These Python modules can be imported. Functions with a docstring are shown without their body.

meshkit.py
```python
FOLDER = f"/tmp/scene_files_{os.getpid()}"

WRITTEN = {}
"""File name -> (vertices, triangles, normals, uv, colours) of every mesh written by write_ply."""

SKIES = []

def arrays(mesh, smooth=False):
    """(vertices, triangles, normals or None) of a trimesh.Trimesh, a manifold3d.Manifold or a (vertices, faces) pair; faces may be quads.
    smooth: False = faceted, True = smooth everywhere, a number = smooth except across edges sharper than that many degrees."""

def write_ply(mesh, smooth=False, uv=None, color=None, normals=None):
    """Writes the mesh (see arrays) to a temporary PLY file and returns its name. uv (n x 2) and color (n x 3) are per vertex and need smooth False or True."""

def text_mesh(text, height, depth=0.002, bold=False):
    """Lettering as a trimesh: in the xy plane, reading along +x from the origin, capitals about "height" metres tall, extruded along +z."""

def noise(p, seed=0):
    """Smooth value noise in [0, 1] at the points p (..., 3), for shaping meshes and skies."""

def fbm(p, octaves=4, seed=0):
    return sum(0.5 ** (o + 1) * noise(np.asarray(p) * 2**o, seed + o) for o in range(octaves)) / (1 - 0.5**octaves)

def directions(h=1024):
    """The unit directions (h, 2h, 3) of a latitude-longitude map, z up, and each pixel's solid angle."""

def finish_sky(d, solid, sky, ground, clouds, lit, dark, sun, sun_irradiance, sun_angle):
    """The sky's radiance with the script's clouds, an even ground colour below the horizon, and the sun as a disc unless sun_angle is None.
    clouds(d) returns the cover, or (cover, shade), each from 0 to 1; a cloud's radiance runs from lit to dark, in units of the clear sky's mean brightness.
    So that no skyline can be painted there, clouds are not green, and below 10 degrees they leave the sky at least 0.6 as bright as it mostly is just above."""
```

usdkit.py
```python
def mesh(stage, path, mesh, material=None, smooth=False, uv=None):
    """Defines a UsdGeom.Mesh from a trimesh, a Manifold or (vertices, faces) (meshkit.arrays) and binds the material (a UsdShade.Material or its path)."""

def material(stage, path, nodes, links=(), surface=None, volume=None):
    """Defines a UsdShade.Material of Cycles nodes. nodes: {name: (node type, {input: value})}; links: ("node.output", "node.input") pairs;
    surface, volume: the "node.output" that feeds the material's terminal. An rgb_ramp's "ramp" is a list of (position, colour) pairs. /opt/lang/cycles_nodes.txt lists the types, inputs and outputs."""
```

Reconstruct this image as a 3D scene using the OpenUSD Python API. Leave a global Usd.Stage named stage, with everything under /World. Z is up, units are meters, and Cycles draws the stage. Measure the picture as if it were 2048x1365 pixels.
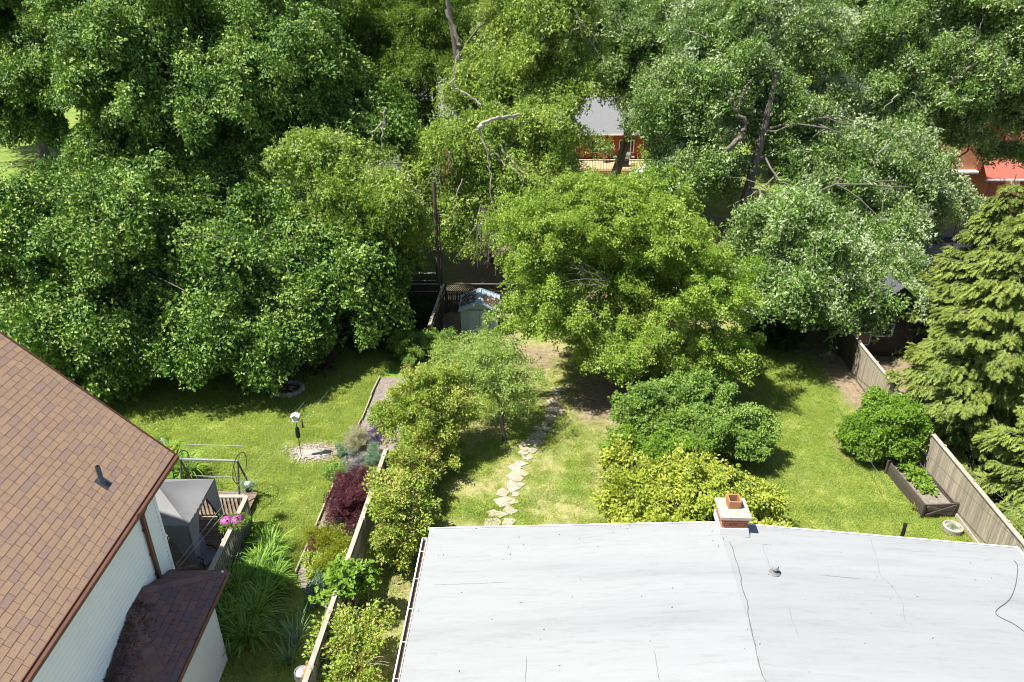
import math, random
import numpy as np, trimesh, meshkit, usdkit
from shapely.geometry import Polygon, box as sbox
from shapely import affinity
from scipy.spatial.transform import Rotation as Rot
from pxr import Usd, UsdGeom, UsdLux, UsdShade, Gf, Sdf, Vt

rng = np.random.default_rng(7)
random.seed(7)
stage = Usd.Stage.CreateInMemory()
UsdGeom.SetStageUpAxis(stage, 'Z')
UsdGeom.SetStageMetersPerUnit(stage, 1.0)
W = UsdGeom.Xform.Define(stage, '/World')
UsdGeom.Scope.Define(stage, '/World/Looks')
stage.SetDefaultPrim(W.GetPrim())

# ------------------------------------------------------------------ camera, sky, sun
H, FPX, CX, CY = 18.0, 1500.0, 1024.0, 682.5
PITCH = math.radians(27.32)
cp, sp = math.cos(PITCH), math.sin(PITCH)
cam = UsdGeom.Camera.Define(stage, '/World/camera')
cam.CreateHorizontalApertureAttr(36.0); cam.CreateVerticalApertureAttr(36.0*682/1024)
cam.CreateFocalLengthAttr(36.0*FPX/2048)
cam.CreateClippingRangeAttr(Gf.Vec2f(0.1, 2000))
cam.AddTranslateOp().Set(Gf.Vec3d(0, 0, H))
cam.AddRotateXOp().Set(90-math.degrees(PITCH))
EXPOSURE = 1.15
cam.CreateExposureAttr(EXPOSURE)

SHX, SHY = 0.50, 0.165                      # ground shadow of a 1 m post
sv = np.array([-SHX, -SHY, 1.0]); sv /= np.linalg.norm(sv)   # towards the sun
SUN_EL = math.asin(sv[2]); SUN_ROT = math.atan2(sv[0], sv[1])
sun = UsdLux.DistantLight.Define(stage, '/World/sun')
sun.CreateNormalizeAttr(True) if hasattr(sun, 'CreateNormalizeAttr') else None
sun.GetPrim().GetAttribute('inputs:normalize').Set(True)
sun.CreateIntensityAttr(1.25); sun.CreateAngleAttr(0.5); sun.CreateColorAttr(Gf.Vec3f(1.0, 0.955, 0.87))
zq = Gf.Rotation(Gf.Vec3d(0, 0, 1), Gf.Vec3d(*map(float, sv)))
sun.AddTransformOp().Set(Gf.Matrix4d().SetRotate(zq))
sky = UsdLux.DomeLight.Define(stage, '/World/sky')
skm = usdkit.material(stage, '/World/Looks/sky_material', {
    's': ('sky_texture', {'sky_type': 'single_scattering', 'sun_disc': False, 'sun_elevation': SUN_EL, 'sun_rotation': SUN_ROT}),
    'b': ('background_shader', {'strength': 0.068})}, [('s.color', 'b.color')], surface='b.background')
UsdShade.MaterialBindingAPI.Apply(sky.GetPrim()).Bind(skm)
sky.GetPrim().SetCustomDataByKey('kind', 'structure')

# ------------------------------------------------------------------ camera maths
def ray(px, py):
    r = (px-CX)/FPX; u = -(py-CY)/FPX
    return np.array([r, cp+u*sp, -sp+u*cp])
def at(px, py, z=0.0):                      # the point at height z seen at photo pixel (px, py)
    d = ray(px, py); return np.array([0, 0, H]) + d*((z-H)/d[2])
def atY(px, py, Y):                         # the point at distance Y seen at that pixel
    d = ray(px, py); return np.array([0, 0, H]) + d*(Y/d[1])
def proj(p):
    x, y, z = p[0], p[1], p[2]-H
    t = cp*y - sp*z; u = sp*y + cp*z
    return CX+FPX*x/t, CY-FPX*u/t

# ------------------------------------------------------------------ mesh helpers
def unit(v):
    v = np.asarray(v, float); return v/(np.linalg.norm(v)+1e-12)
prng = random.Random(5)
class MB:
    def __init__(s): s.v = []; s.f = []; s.n = 0; s.r = []; s.g = None
    def add(s, v, f):
        v = np.asarray(v, float); f = np.asarray(f, int)
        if f.ndim == 2 and f.shape[1] == 4: f = np.vstack([f[:, [0, 1, 2]], f[:, [0, 2, 3]]])
        s.v.append(v); s.f.append(f+s.n); s.n += len(v); s.r.append(np.full(len(v), prng.random() if s.g is None else s.g)); return s
    def tm(s, m): return s.add(m.vertices, m.faces)
    def frame(s, c, ax, ay, az, sx, sy, sz, ch=0.0):
        m = trimesh.creation.box((sx, sy, sz))
        v = np.asarray(m.vertices)
        M = np.stack([ax, ay, az], 1)
        return s.add(v@M.T+np.asarray(c), m.faces)
    def box(s, c, size, rz=0.0, ry=0.0, rx=0.0):
        M = Rot.from_euler('xyz', [rx, ry, rz]).as_matrix()
        return s.frame(c, M[:, 0], M[:, 1], M[:, 2], *size)
    def beam(s, p, q, w, h, up=(0, 0, 1)):
        p = np.asarray(p, float); q = np.asarray(q, float); x = unit(q-p)
        up = np.asarray(up, float)
        if abs(x@unit(up)) > 0.98: up = np.array([0, 1.0, 0])
        y = unit(np.cross(up, x)); z = np.cross(x, y)
        return s.frame((p+q)/2, x, y, z, np.linalg.norm(q-p), w, h)
    def tube(s, pts, rad, n=6, cap=True):
        p = np.asarray(pts, float); rad = np.broadcast_to(np.asarray(rad, float), (len(p),))
        t = np.gradient(p, axis=0); t /= np.linalg.norm(t, axis=1, keepdims=True)+1e-12
        ref = np.array([0.13, 0.21, 1.0]) if abs(t[0][2]) < 0.9 else np.array([1.0, 0.1, 0.05])
        a = np.cross(t, ref); a /= np.linalg.norm(a, axis=1, keepdims=True)+1e-12
        b = np.cross(t, a); an = np.arange(n)*2*np.pi/n
        v = p[:, None]+rad[:, None, None]*(np.cos(an)[None, :, None]*a[:, None]+np.sin(an)[None, :, None]*b[:, None])
        i, j = np.meshgrid(np.arange(len(p)-1), np.arange(n), indexing='ij')
        q = np.stack([i*n+j, i*n+(j+1) % n, (i+1)*n+(j+1) % n, (i+1)*n+j], -1).reshape(-1, 4)
        f = [q[:, [0, 2, 1]], q[:, [0, 3, 2]]]
        vv = v.reshape(-1, 3)
        if cap:
            c0, c1 = len(vv), len(vv)+1; vv = np.vstack([vv, p[0], p[-1]]); L = (len(p)-1)*n
            f.append(np.array([[c0, (k+1) % n, k] for k in range(n)][::-1])[:, [0, 2, 1]])
            f.append(np.array([[c1, L+k, L+(k+1) % n] for k in range(n)])[:, [0, 2, 1]])
        return s.add(vv, np.vstack(f))
    def cyl(s, c, r, h, n=16, r2=None):
        return s.tube([np.asarray(c, float), np.asarray(c, float)+[0, 0, h]], [r, r if r2 is None else r2], n)
    def quad(s, a, b, c, d): return s.add([a, b, c, d], [[0, 1, 2], [0, 2, 3]])
    def poly(s, pts2, z0, z1, mapf=None):    # prism of a shapely polygon
        m = trimesh.creation.extrude_polygon(pts2, z1-z0, engine='earcut'); v = np.array(m.vertices); v[:, 2] += z0
        if mapf: v = mapf(v)
        return s.add(v, m.faces)
    def sph(s, c, r, sub=1, sc=(1, 1, 1)):
        m = trimesh.creation.icosphere(sub, 1.0); return s.add(np.asarray(m.vertices)*np.asarray(sc)*r+np.asarray(c), m.faces)
    def lathe(s, prof, c=(0, 0, 0), n=20):
        m = trimesh.creation.revolve(np.asarray(prof, float), sections=n); return s.add(np.asarray(m.vertices)+np.asarray(c), m.faces)
    def mesh(s): return np.vstack(s.v), np.vstack(s.f)

_used = {}
def path_for(parent, name):
    base = parent + '/' + name
    k = _used.get(base, -1)+1; _used[base] = k
    return base if k == 0 else f'{base}_{k:03d}'
def setd(prim, **kw):
    for k, v in kw.items():
        if v: prim.SetCustomDataByKey(k, v)
    return prim
def pathof(parent): return '/World' if parent is None else str(parent.GetPath())
def rnd_var(prim, mb):
    UsdGeom.PrimvarsAPI(prim).CreatePrimvar('rnd', Sdf.ValueTypeNames.FloatArray, 'vertex').Set(Vt.FloatArray.FromNumpy(np.concatenate(mb.r).astype(np.float32)))
def obj(name, mb, mat, parent=None, smooth=False, label=None, cat=None, group=None, kind=None):
    m = mb.mesh() if isinstance(mb, MB) else mb
    p = usdkit.mesh(stage, path_for(pathof(parent), name), m, mat, smooth).GetPrim()
    if isinstance(mb, MB) and smooth is False: rnd_var(p, mb)
    return setd(p, label=label, category=cat, group=group, kind=kind)
def thing(name, label, cat, loc=(0, 0, 0), rz=0.0, group=None, kind=None):
    x = UsdGeom.Xform.Define(stage, path_for('/World', name))
    x.AddTranslateOp().Set(Gf.Vec3d(*map(float, loc)))
    x.AddRotateZOp().Set(math.degrees(rz))
    return setd(x.GetPrim(), label=label, category=cat, group=group, kind=kind)
def dup(src, name, loc, rz=0.0, s=1.0, label=None):
    was = src.GetCustomData()
    x = UsdGeom.Xform.Define(stage, path_for('/World', name))
    x.GetPrim().GetReferences().AddInternalReference(src.GetPath())
    x.ClearXformOpOrder(); 
    x.GetPrim().GetAttribute('xformOp:translate').Set(Gf.Vec3d(*map(float, loc)))
    x.GetPrim().GetAttribute('xformOp:rotateZ').Set(math.degrees(rz))
    ops = [UsdGeom.XformOp(x.GetPrim().GetAttribute('xformOp:translate')), UsdGeom.XformOp(x.GetPrim().GetAttribute('xformOp:rotateZ'))]
    if s != 1.0:
        so = x.AddScaleOp(); so.Set(Gf.Vec3f(s, s, s)); ops.append(so)
    x.SetXformOpOrder(ops)
    x.GetPrim().SetInstanceable(True)
    return setd(x.GetPrim(), label=label or was.get('label'), category=was.get('category'), group=was.get('group'))

# ------------------------------------------------------------------ materials
LK = '/World/Looks/'
def mat(name, ramp, scale=4.0, rough=0.8, bump=0.0, stretch=None, detail=6.0, obj_rand=0.0, spec=0.3, metallic=0.0, bscale=None, nrough=0.6):
    """noise-driven colour ramp, with bump; position based so it needs no uv"""
    if np.ndim(ramp[0]) == 0: ramp = [tuple(0.82*c for c in ramp), tuple(1.12*c for c in ramp)]
    n = {'g': ('geometry', {}), 'm': ('mapping', {'scale': stretch or (1, 1, 1)}),
         't': ('noise_texture', {'scale': scale, 'detail': detail, 'roughness': nrough}), 'r': ('rgb_ramp', {'ramp': [(0.25+0.5*i/(len(ramp)-1), c) for i, c in enumerate(ramp)]}),
         'p': ('principled_bsdf', {'roughness': rough, 'specular_ior_level': spec, 'metallic': metallic})}
    l = [('g.position', 'm.vector'), ('m.vector', 't.vector'), ('t.fac', 'r.fac')]
    out = 'r.color'
    if obj_rand:
        n['oi'] = ('object_info', {}); n['mr'] = ('map_range', {'from_min': 0.0, 'from_max': 1.0, 'to_min': 1-obj_rand, 'to_max': 1+obj_rand})
        n['h'] = ('hsv', {})
        l += [('oi.random', 'mr.value'), ('mr.result', 'h.value'), (out, 'h.color')]; out = 'h.color'
    l.append((out, 'p.base_color'))
    if bump:
        n['bt'] = ('noise_texture', {'scale': bscale or scale*6, 'detail': 4.0}); n['b'] = ('bump', {'strength': bump, 'distance': 0.02})
        l += [('m.vector', 'bt.vector'), ('bt.fac', 'b.height'), ('b.normal', 'p.normal')]
    return usdkit.material(stage, LK+name, n, l, surface='p.BSDF')
def leafmat(name, c1, c2, back=None, trans=0.35, rough=0.45, spec=0.35, tcol=None, pale=None):
    """two sided leaf: per-leaf and clumpy colour variation, pale underside where wanted, light passing through"""
    tcol = tcol or tuple(min(1, x*1.6) for x in c2)
    n = {'g': ('geometry', {}), 't': ('noise_texture', {'scale': 0.55, 'detail': 3.0}), 'oi': ('object_info', {}),
         'at': ('attribute', {'attribute': 'rnd'}), 'ad': ('math', {'math_type': 'add'}), 'mu': ('math', {'math_type': 'multiply_add', 'value2': 0.70, 'value3': -0.38}), 'a2': ('math', {'math_type': 'multiply_add', 'value2': 0.30}),
         'r': ('rgb_ramp', {'ramp': [(0.15, c1), (0.80, c2)]+([(0.97, pale)] if pale else [])}),
         'p': ('principled_bsdf', {'roughness': rough, 'specular_ior_level': spec}), 'tr': ('translucent_bsdf', {'color': tcol}), 'mx': ('mix_closure', {'fac': trans})}
    l = [('g.position', 't.vector'), ('at.fac', 'mu.value1'), ('t.fac', 'ad.value1'), ('mu.value', 'ad.value2'),
         ('oi.random', 'a2.value1'), ('ad.value', 'a2.value3'), ('a2.value', 'r.fac')]
    out = 'r.color'
    if back:
        n['bk'] = ('mix', {'color2': back}); l += [('g.backfacing', 'bk.fac'), ('r.color', 'bk.color1')]; out = 'bk.color'
    l += [(out, 'p.base_color'), ('p.BSDF', 'mx.closure1'), ('tr.BSDF', 'mx.closure2')]
    return usdkit.material(stage, LK+name, n, l, surface='mx.closure')
def island(name, cols, rough=0.85, scale=30.0, bump=0.15, spec=0.2):
    n = {'g': ('geometry', {}), 'at': ('attribute', {'attribute': 'rnd'}), 'oi': ('object_info', {}), 'a': ('math', {'math_type': 'add'}), 'fr': ('math', {'math_type': 'fraction'}),
         'r': ('rgb_ramp', {'ramp': [(i/len(cols), c) for i, c in enumerate(cols)], 'interpolate': False}), 't': ('noise_texture', {'scale': scale, 'detail': 5.0}),
         'mr': ('map_range', {'from_min': 0.2, 'from_max': 0.8, 'to_min': 0.72, 'to_max': 1.28}), 'h': ('hsv', {}), 'b': ('bump', {'strength': bump, 'distance': 0.01}),
         'p': ('principled_bsdf', {'roughness': rough, 'specular_ior_level': spec})}
    l = [('at.fac', 'a.value1'), ('oi.random', 'a.value2'), ('a.value', 'fr.value1'), ('fr.value', 'r.fac'), ('g.position', 't.vector'), ('t.fac', 'mr.value'),
         ('mr.result', 'h.value'), ('r.color', 'h.color'), ('h.color', 'p.base_color'), ('t.fac', 'b.height'), ('b.normal', 'p.normal')]
    return usdkit.material(stage, LK+name, n, l, surface='p.BSDF')

M = {}
M['shingle'] = island('brown_shingle', [(.355, .235, .157), (.37, .247, .163), (.345, .228, .157), (.33, .220, .16), (.36, .238, .157), (.305, .21, .163)], scale=45)
M['shingle_dark'] = island('dark_brown_shingle', [(.20, .115, .098), (.225, .13, .108), (.18, .11, .102), (.165, .112, .115), (.215, .122, .10)], scale=45)
M['roof_deck'] = mat('roof_underlay', (.05, .03, .022), 5)
M['brown_metal'] = mat('brown_metal', (.10, .045, .03), 3, rough=0.45)
M['siding'] = mat('white_siding', [(.72, .72, .67), (.78, .78, .72)], 1.2, rough=0.55, bump=0.03)
M['lap'] = mat('siding_lap_shade', (.58, .59, .56), 3, rough=.7)  # darker siding tone, painted shade for the clapboard laps
M['stucco'] = mat('cream_stucco', [(.64, .63, .57), (.70, .69, .63)], 2.0, rough=0.8, bump=0.25, bscale=60)
M['white_trim'] = mat('white_trim', (.72, .73, .72), 3, rough=0.5)
M['membrane'] = usdkit.material(stage, LK+'roof_membrane', {'g': ('geometry', {}), 'm': ('mapping', {'scale': (0.16, 1.9, 1)}), 't': ('noise_texture', {'scale': .42, 'detail': 9.0, 'roughness': .6}), 'm2': ('mapping', {'scale': (1.2, 9, 1)}), 't2': ('noise_texture', {'scale': .8, 'detail': 8.0, 'roughness': .75}), 't3': ('noise_texture', {'scale': 3.0, 'detail': 10.0, 'roughness': .8}),
    'r': ('rgb_ramp', {'ramp': [(.25, (.195, .203, .209)), (.42, (.243, .252, .259)), (.58, (.264, .273, .280)), (.75, (.228, .237, .243))]}), 'r2': ('rgb_ramp', {'ramp': [(.30, (.86, .86, .85)), (.46, (1., 1., 1.)), (.7, (1.04, 1.04, 1.04))]}), 'r3': ('rgb_ramp', {'ramp': [(.28, (.82, .81, .78)), (.36, (.97, .97, .96)), (.45, (1., 1., 1.))]}),
    'x': ('mix', {'mix_type': 'multiply', 'fac': 1.0}), 'y': ('mix', {'mix_type': 'multiply', 'fac': .8}), 'b': ('bump', {'strength': .25, 'distance': .02}), 'p': ('principled_bsdf', {'roughness': .6, 'specular_ior_level': .3})},
    [('g.position', 'm.vector'), ('g.position', 'm2.vector'), ('g.position', 't3.vector'), ('m.vector', 't.vector'), ('m2.vector', 't2.vector'), ('t.fac', 'r.fac'), ('t2.fac', 'r2.fac'), ('t3.fac', 'r3.fac'), ('r.color', 'x.color1'), ('r2.color', 'x.color2'), ('x.color', 'y.color1'), ('r3.color', 'y.color2'), ('y.color', 'p.base_color'), ('t2.fac', 'b.height'), ('b.normal', 'p.normal')], surface='p.BSDF')
M['seam'] = mat('roof_seam', (.15, .15, .148), 8, rough=0.7)
M['seam_pale'] = mat('pale_roof_seam', (.21, .215, .22), 8, rough=0.7)
M['brick'] = island('chimney_brick', [(.36, .12, .065), (.42, .155, .085), (.30, .10, .06), (.40, .19, .11)], scale=25, bump=0.3)
M['mortar'] = mat('mortar', (.36, .32, .28), 20, bump=0.3)
M['cement'] = mat('cement_cap', [(.25, .215, .18), (.36, .32, .28), (.29, .25, .21)], 6, bump=0.4)
M['clay'] = mat('clay_flue', [(.30, .13, .06), (.38, .18, .09)], 5)
M['soot'] = mat('soot', (.02, .017, .015), 5)
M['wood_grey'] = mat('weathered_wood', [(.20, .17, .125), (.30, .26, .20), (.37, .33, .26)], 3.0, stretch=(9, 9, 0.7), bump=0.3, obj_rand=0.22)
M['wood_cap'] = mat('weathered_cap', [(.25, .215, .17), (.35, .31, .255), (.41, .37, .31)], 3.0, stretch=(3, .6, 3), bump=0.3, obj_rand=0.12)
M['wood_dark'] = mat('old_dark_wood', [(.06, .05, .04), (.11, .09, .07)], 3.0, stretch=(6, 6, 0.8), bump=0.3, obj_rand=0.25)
M['deck'] = mat('deck_wood', [(.13, .09, .065), (.22, .165, .12)], 2.5, stretch=(8, 0.8, 8), bump=0.2, obj_rand=0.2)
M['bark'] = mat('grey_bark', [(.055, .045, .035), (.13, .11, .09), (.20, .175, .15)], 4.0, stretch=(3, 3, 0.7), bump=0.8, bscale=18)
M['bark_pale'] = mat('dead_wood', [(.28, .24, .19), (.45, .40, .34)], 5.0, stretch=(3, 3, 0.6), bump=0.5)
M['bark_red'] = mat('rusty_twigs', (.22, .085, .045), 5.0)
M['gazebo'] = mat('grey_canvas', [(.165, .165, .17), (.195, .193, .198)], 1.5, rough=0.75, bump=0.06)
M['black'] = mat('black_plastic', (.018, .018, .02), 5, rough=0.4)
M['steel_dark'] = mat('dark_steel', (.075, .07, .07), 5, rough=0.4, metallic=0.0)
M['steel_grey'] = mat('grey_steel', (.24, .24, .25), 5, rough=0.4)
M['grey_pipe'] = mat('grey_pipe', (.06, .065, .08), 5, rough=0.5)
M['keg'] = mat('keg_steel', (.45, .44, .42), 6, rough=0.35, metallic=0.8)
M['water'] = usdkit.material(stage, LK+'tub_water', {'p': ('principled_bsdf', {'base_color': (.42, .45, .48), 'roughness': 0.12})}, surface='p.BSDF')
M['orange'] = mat('orange_clay', (.55, .17, .05), 9)
M['yellow'] = mat('yellow_plastic', (.72, .45, .03), 6, rough=0.4)
M['white_pl'] = mat('white_plastic', (.70, .72, .72), 6, rough=0.4)
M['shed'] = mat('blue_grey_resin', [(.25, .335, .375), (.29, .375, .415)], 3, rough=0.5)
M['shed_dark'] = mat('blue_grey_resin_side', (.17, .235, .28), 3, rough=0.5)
M['litter'] = mat('leaf_litter', [(.05, .03, .018), (.13, .08, .05)], 8)
M['stone'] = mat('flagstone', [(.27, .225, .18), (.38, .325, .27), (.31, .26, .21)], 3, bump=0.4, obj_rand=0.12)
M['rock'] = mat('fire_ring_stone', [(.18, .165, .15), (.32, .30, .27)], 6, bump=0.5, obj_rand=0.25)
M['ash'] = mat('charred_wood', (.035, .03, .028), 8)
M['gravel'] = mat('gravel', [(.24, .215, .185), (.42, .39, .35), (.30, .27, .23)], 30, bump=0.8)
M['brown_chair'] = mat('dark_brown_chair', (.055, .035, .028), 4, obj_rand=0.15)
M['sling'] = mat('grey_sling', (.16, .17, .18), 5)
M['grey_roof'] = island('grey_shingle', [(.19, .195, .205), (.23, .235, .245), (.165, .17, .18), (.21, .21, .22)], scale=12)
M['house_brick'] = usdkit.material(stage, LK+'far_brick', {'g': ('geometry', {}), 'm': ('mapping', {'rotation': (math.pi/2, 0, 0)}), 'b': ('brick_texture', {'color1': (.36, .12, .055), 'color2': (.45, .17, .075), 'mortar': (.34, .22, .15), 'scale': 1.0, 'brick_width': 0.22, 'row_height': 0.075, 'mortar_size': 0.006}), 'p': ('principled_bsdf', {'roughness': 0.85})},
    [('g.position', 'm.vector'), ('m.vector', 'b.vector'), ('b.color', 'p.base_color')], surface='p.BSDF')
M['rust_wall'] = mat('rust_wall', (.28, .085, .04), 2)
M['red'] = mat('red_cloth', (.48, .02, .025), 4, rough=0.6)
M['red_roof'] = mat('red_roof', (.36, .10, .075), 3, rough=0.6)
M['shed_roof'] = mat('dark_shed_roof', [(.045, .048, .055), (.085, .09, .10)], 6, bump=0.3)
M['shed_wall'] = mat('dark_shed_wall', (.055, .042, .035), 4)
M['glass'] = usdkit.material(stage, LK+'window_glass', {'p': ('principled_bsdf', {'base_color': (.03, .04, .05), 'roughness': 0.06})}, surface='p.BSDF')
M['blue'] = mat('blue_pad', (.02, .13, .33), 4, rough=0.5)
M['tramp'] = mat('trampoline_mat', (.02, .02, .024), 4)
M['tan'] = mat('tan_timber', (.48, .34, .19), 4, bump=0.3, stretch=(2, 8, 8))
M['soil_m'] = mat('bed_soil', [(.11, .09, .075), (.20, .17, .145), (.27, .235, .20)], 9, bump=0.8)
M['cable'] = mat('cable', (.10, .10, .10), 4, rough=0.5)
M['cable_pale'] = mat('pale_cord', (.42, .44, .40), 4, rough=0.5)
M['tarp'] = mat('pale_tarp', (.50, .52, .54), 3)

L = {}
L['maple'] = leafmat('maple_leaf', (.009, .045, .005), (.150, .275, .032), back=(.08, .16, .03), trans=0.13, tcol=(.19, .38, .02), rough=.45, spec=.35, pale=(.32, .42, .09))
L['maple_y'] = leafmat('ash_leaf', (.03, .085, .010), (.15, .235, .03), trans=0.22, tcol=(.22, .36, .02))
L['silver'] = leafmat('silver_maple_leaf', (.020, .072, .009), (.155, .27, .038), back=(.38, .46, .26), trans=0.14, tcol=(.28, .44, .04), rough=0.42, spec=0.4, pale=(.44, .52, .25))
L['silver_y'] = leafmat('manitoba_maple_leaf', (.040, .115, .010), (.27, .39, .045), back=(.38, .46, .18), trans=0.22, tcol=(.36, .50, .04), pale=(.50, .55, .15))
L['lime'] = leafmat('mulberry_leaf', (.085, .185, .012), (.29, .41, .055), trans=0.3, tcol=(.38, .54, .035), spec=.45, pale=(.42, .46, .12))
L['bush_y'] = leafmat('privet_leaf', (.14, .25, .028), (.40, .47, .085), trans=0.32, tcol=(.46, .54, .05), pale=(.52, .46, .16))
L['bush_r'] = leafmat('rusty_tip_leaf', (.17, .13, .04), (.30, .19, .09), trans=0.3, tcol=(.3, .2, .06))
L['sapling'] = leafmat('locust_leaf', (.17, .28, .06), (.34, .45, .12), trans=0.33, tcol=(.42, .54, .09))
L['lilac'] = leafmat('lilac_leaf', (.075, .165, .024), (.255, .375, .070), back=(.20, .30, .10), trans=0.26, tcol=(.30, .46, .04))
L['hedge'] = leafmat('forsythia_leaf', (.20, .285, .02), (.44, .47, .08), back=(.32, .38, .10), trans=0.33, tcol=(.5, .58, .05))
L['green'] = leafmat('bright_shrub_leaf', (.095, .205, .016), (.19, .31, .032), trans=0.3, tcol=(.28, .42, .03))
L['spruce'] = leafmat('spruce_needle', (.055, .110, .018), (.285, .345, .065), trans=0.16, tcol=(.28, .36, .05), rough=0.6)
L['purple'] = leafmat('barberry_leaf', (.035, .010, .014), (.125, .035, .045), trans=0.22, tcol=(.22, .04, .05))
L['lav'] = leafmat('lavender_leaf', (.16, .155, .17), (.28, .27, .29), trans=0.15)
L['lavf'] = leafmat('lavender_bloom', (.10, .07, .17), (.19, .14, .28), trans=0.2)
L['bluegreen'] = leafmat('grey_green_leaf', (.085, .165, .085), (.15, .25, .14), trans=0.25)
L['creamy'] = leafmat('variegated_leaf', (.24, .25, .12), (.40, .38, .24), trans=0.25)
L['fern'] = leafmat('fern_leaf', (.15, .20, .012), (.27, .30, .025), trans=0.35, tcol=(.36, .40, .03))
L['blade'] = leafmat('daylily_blade', (.10, .235, .028), (.24, .38, .06), trans=0.25, tcol=(.30, .46, .04))
L['iris'] = leafmat('iris_blade', (.10, .20, .09), (.19, .32, .15), trans=0.22)
L['grass'] = leafmat('grass_blade', (.20, .285, .055), (.38, .44, .10), trans=0.42, tcol=(.50, .58, .08), rough=0.6)
L['pink'] = leafmat('petunia_bloom', (.42, .05, .30), (.62, .20, .55), trans=0.25, tcol=(.6, .15, .5))
L['whitef'] = leafmat('white_bloom', (.62, .62, .58), (.75, .75, .72), trans=0.2)
L['orangef'] = leafmat('orange_bloom', (.60, .20, .02), (.70, .36, .03), trans=0.2)
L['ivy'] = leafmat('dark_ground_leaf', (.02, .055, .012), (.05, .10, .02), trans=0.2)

# ------------------------------------------------------------------ foliage prototypes
def leaf_quad(L_, Wd, fold=0.25, lob=False):
    """a leaf along +x in the xy plane, folded along its midrib"""
    if lob:
        v = [(0, 0, 0), (.28, .42, fold*.5), (.42, .16, fold*.2), (1, 0, -.12), (.42, -.16, fold*.2), (.28, -.42, fold*.5), (.62, .34, fold*.3), (.62, -.34, fold*.3)]
        f = [(0, 2, 1), (0, 3, 2), (0, 4, 3), (0, 5, 4), (2, 3, 6), (4, 7, 3)]
    else:
        v = [(0, 0, 0), (.45, .5, fold*.6), (1, 0, -.10), (.45, -.5, fold*.6)]
        f = [(0, 2, 1), (0, 3, 2)]
    v = np.array(v, float)*[L_, Wd, L_]
    return v, np.array(f)
def spray(seed, n, length, spread, ll, lw, droop=0.35, lob=False, tilt=0.5, flat=0.25):
    r = np.random.default_rng(seed); mb = MB()
    for k in range(n):
        s = r.uniform(0.0, 1.0); side = r.uniform(-1, 1)
        p = np.array([length*s, spread*side*(1-0.45*s), -droop*length*s*s + r.normal(0, flat)*length*0.35])
        az = side*1.3 + r.normal(0, .45); el = -droop*1.2+r.normal(0, .35)
        Rm = Rot.from_euler('zyx', [az, -el, r.normal(0, tilt)]).as_matrix()
        sc = r.uniform(.7, 1.25)
        v, f = leaf_quad(ll*sc, lw*sc, r.uniform(.1, .5), lob)
        mb.add(v@Rm.T+p, f)
    return mb
def needle_spray(seed, length=0.36, n=22):
    r = np.random.default_rng(seed); mb = MB()
    def blade(p, d, ln, w):
        d = unit(d); s = unit(np.cross(d, [0, 0, 1])); u = np.cross(s, d)
        for a in (0.0, 1.2):
            q = s*math.cos(a)+u*math.sin(a)
            mb.add([p-q*w*.5, p+d*ln*.55-q*w*.6, p+d*ln, p+d*ln*.55+q*w*.6, p+q*w*.5], [(0, 1, 4), (1, 3, 4), (1, 2, 3)])
    for k in range(n):
        s = (k+.5)/n; sd = 1 if k % 2 else -1
        p = np.array([length*s, 0, -.16*length*s*s])
        ln = length*(.42*(1-s)+.16)*r.uniform(.7, 1.25)
        blade(p, [0.85, sd*(.7+.3*r.random()), -.30+r.normal(0, .3)], ln, .019)
    blade(np.zeros(3), [1, 0, -.12], length*1.05, .026)
    return mb
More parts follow.
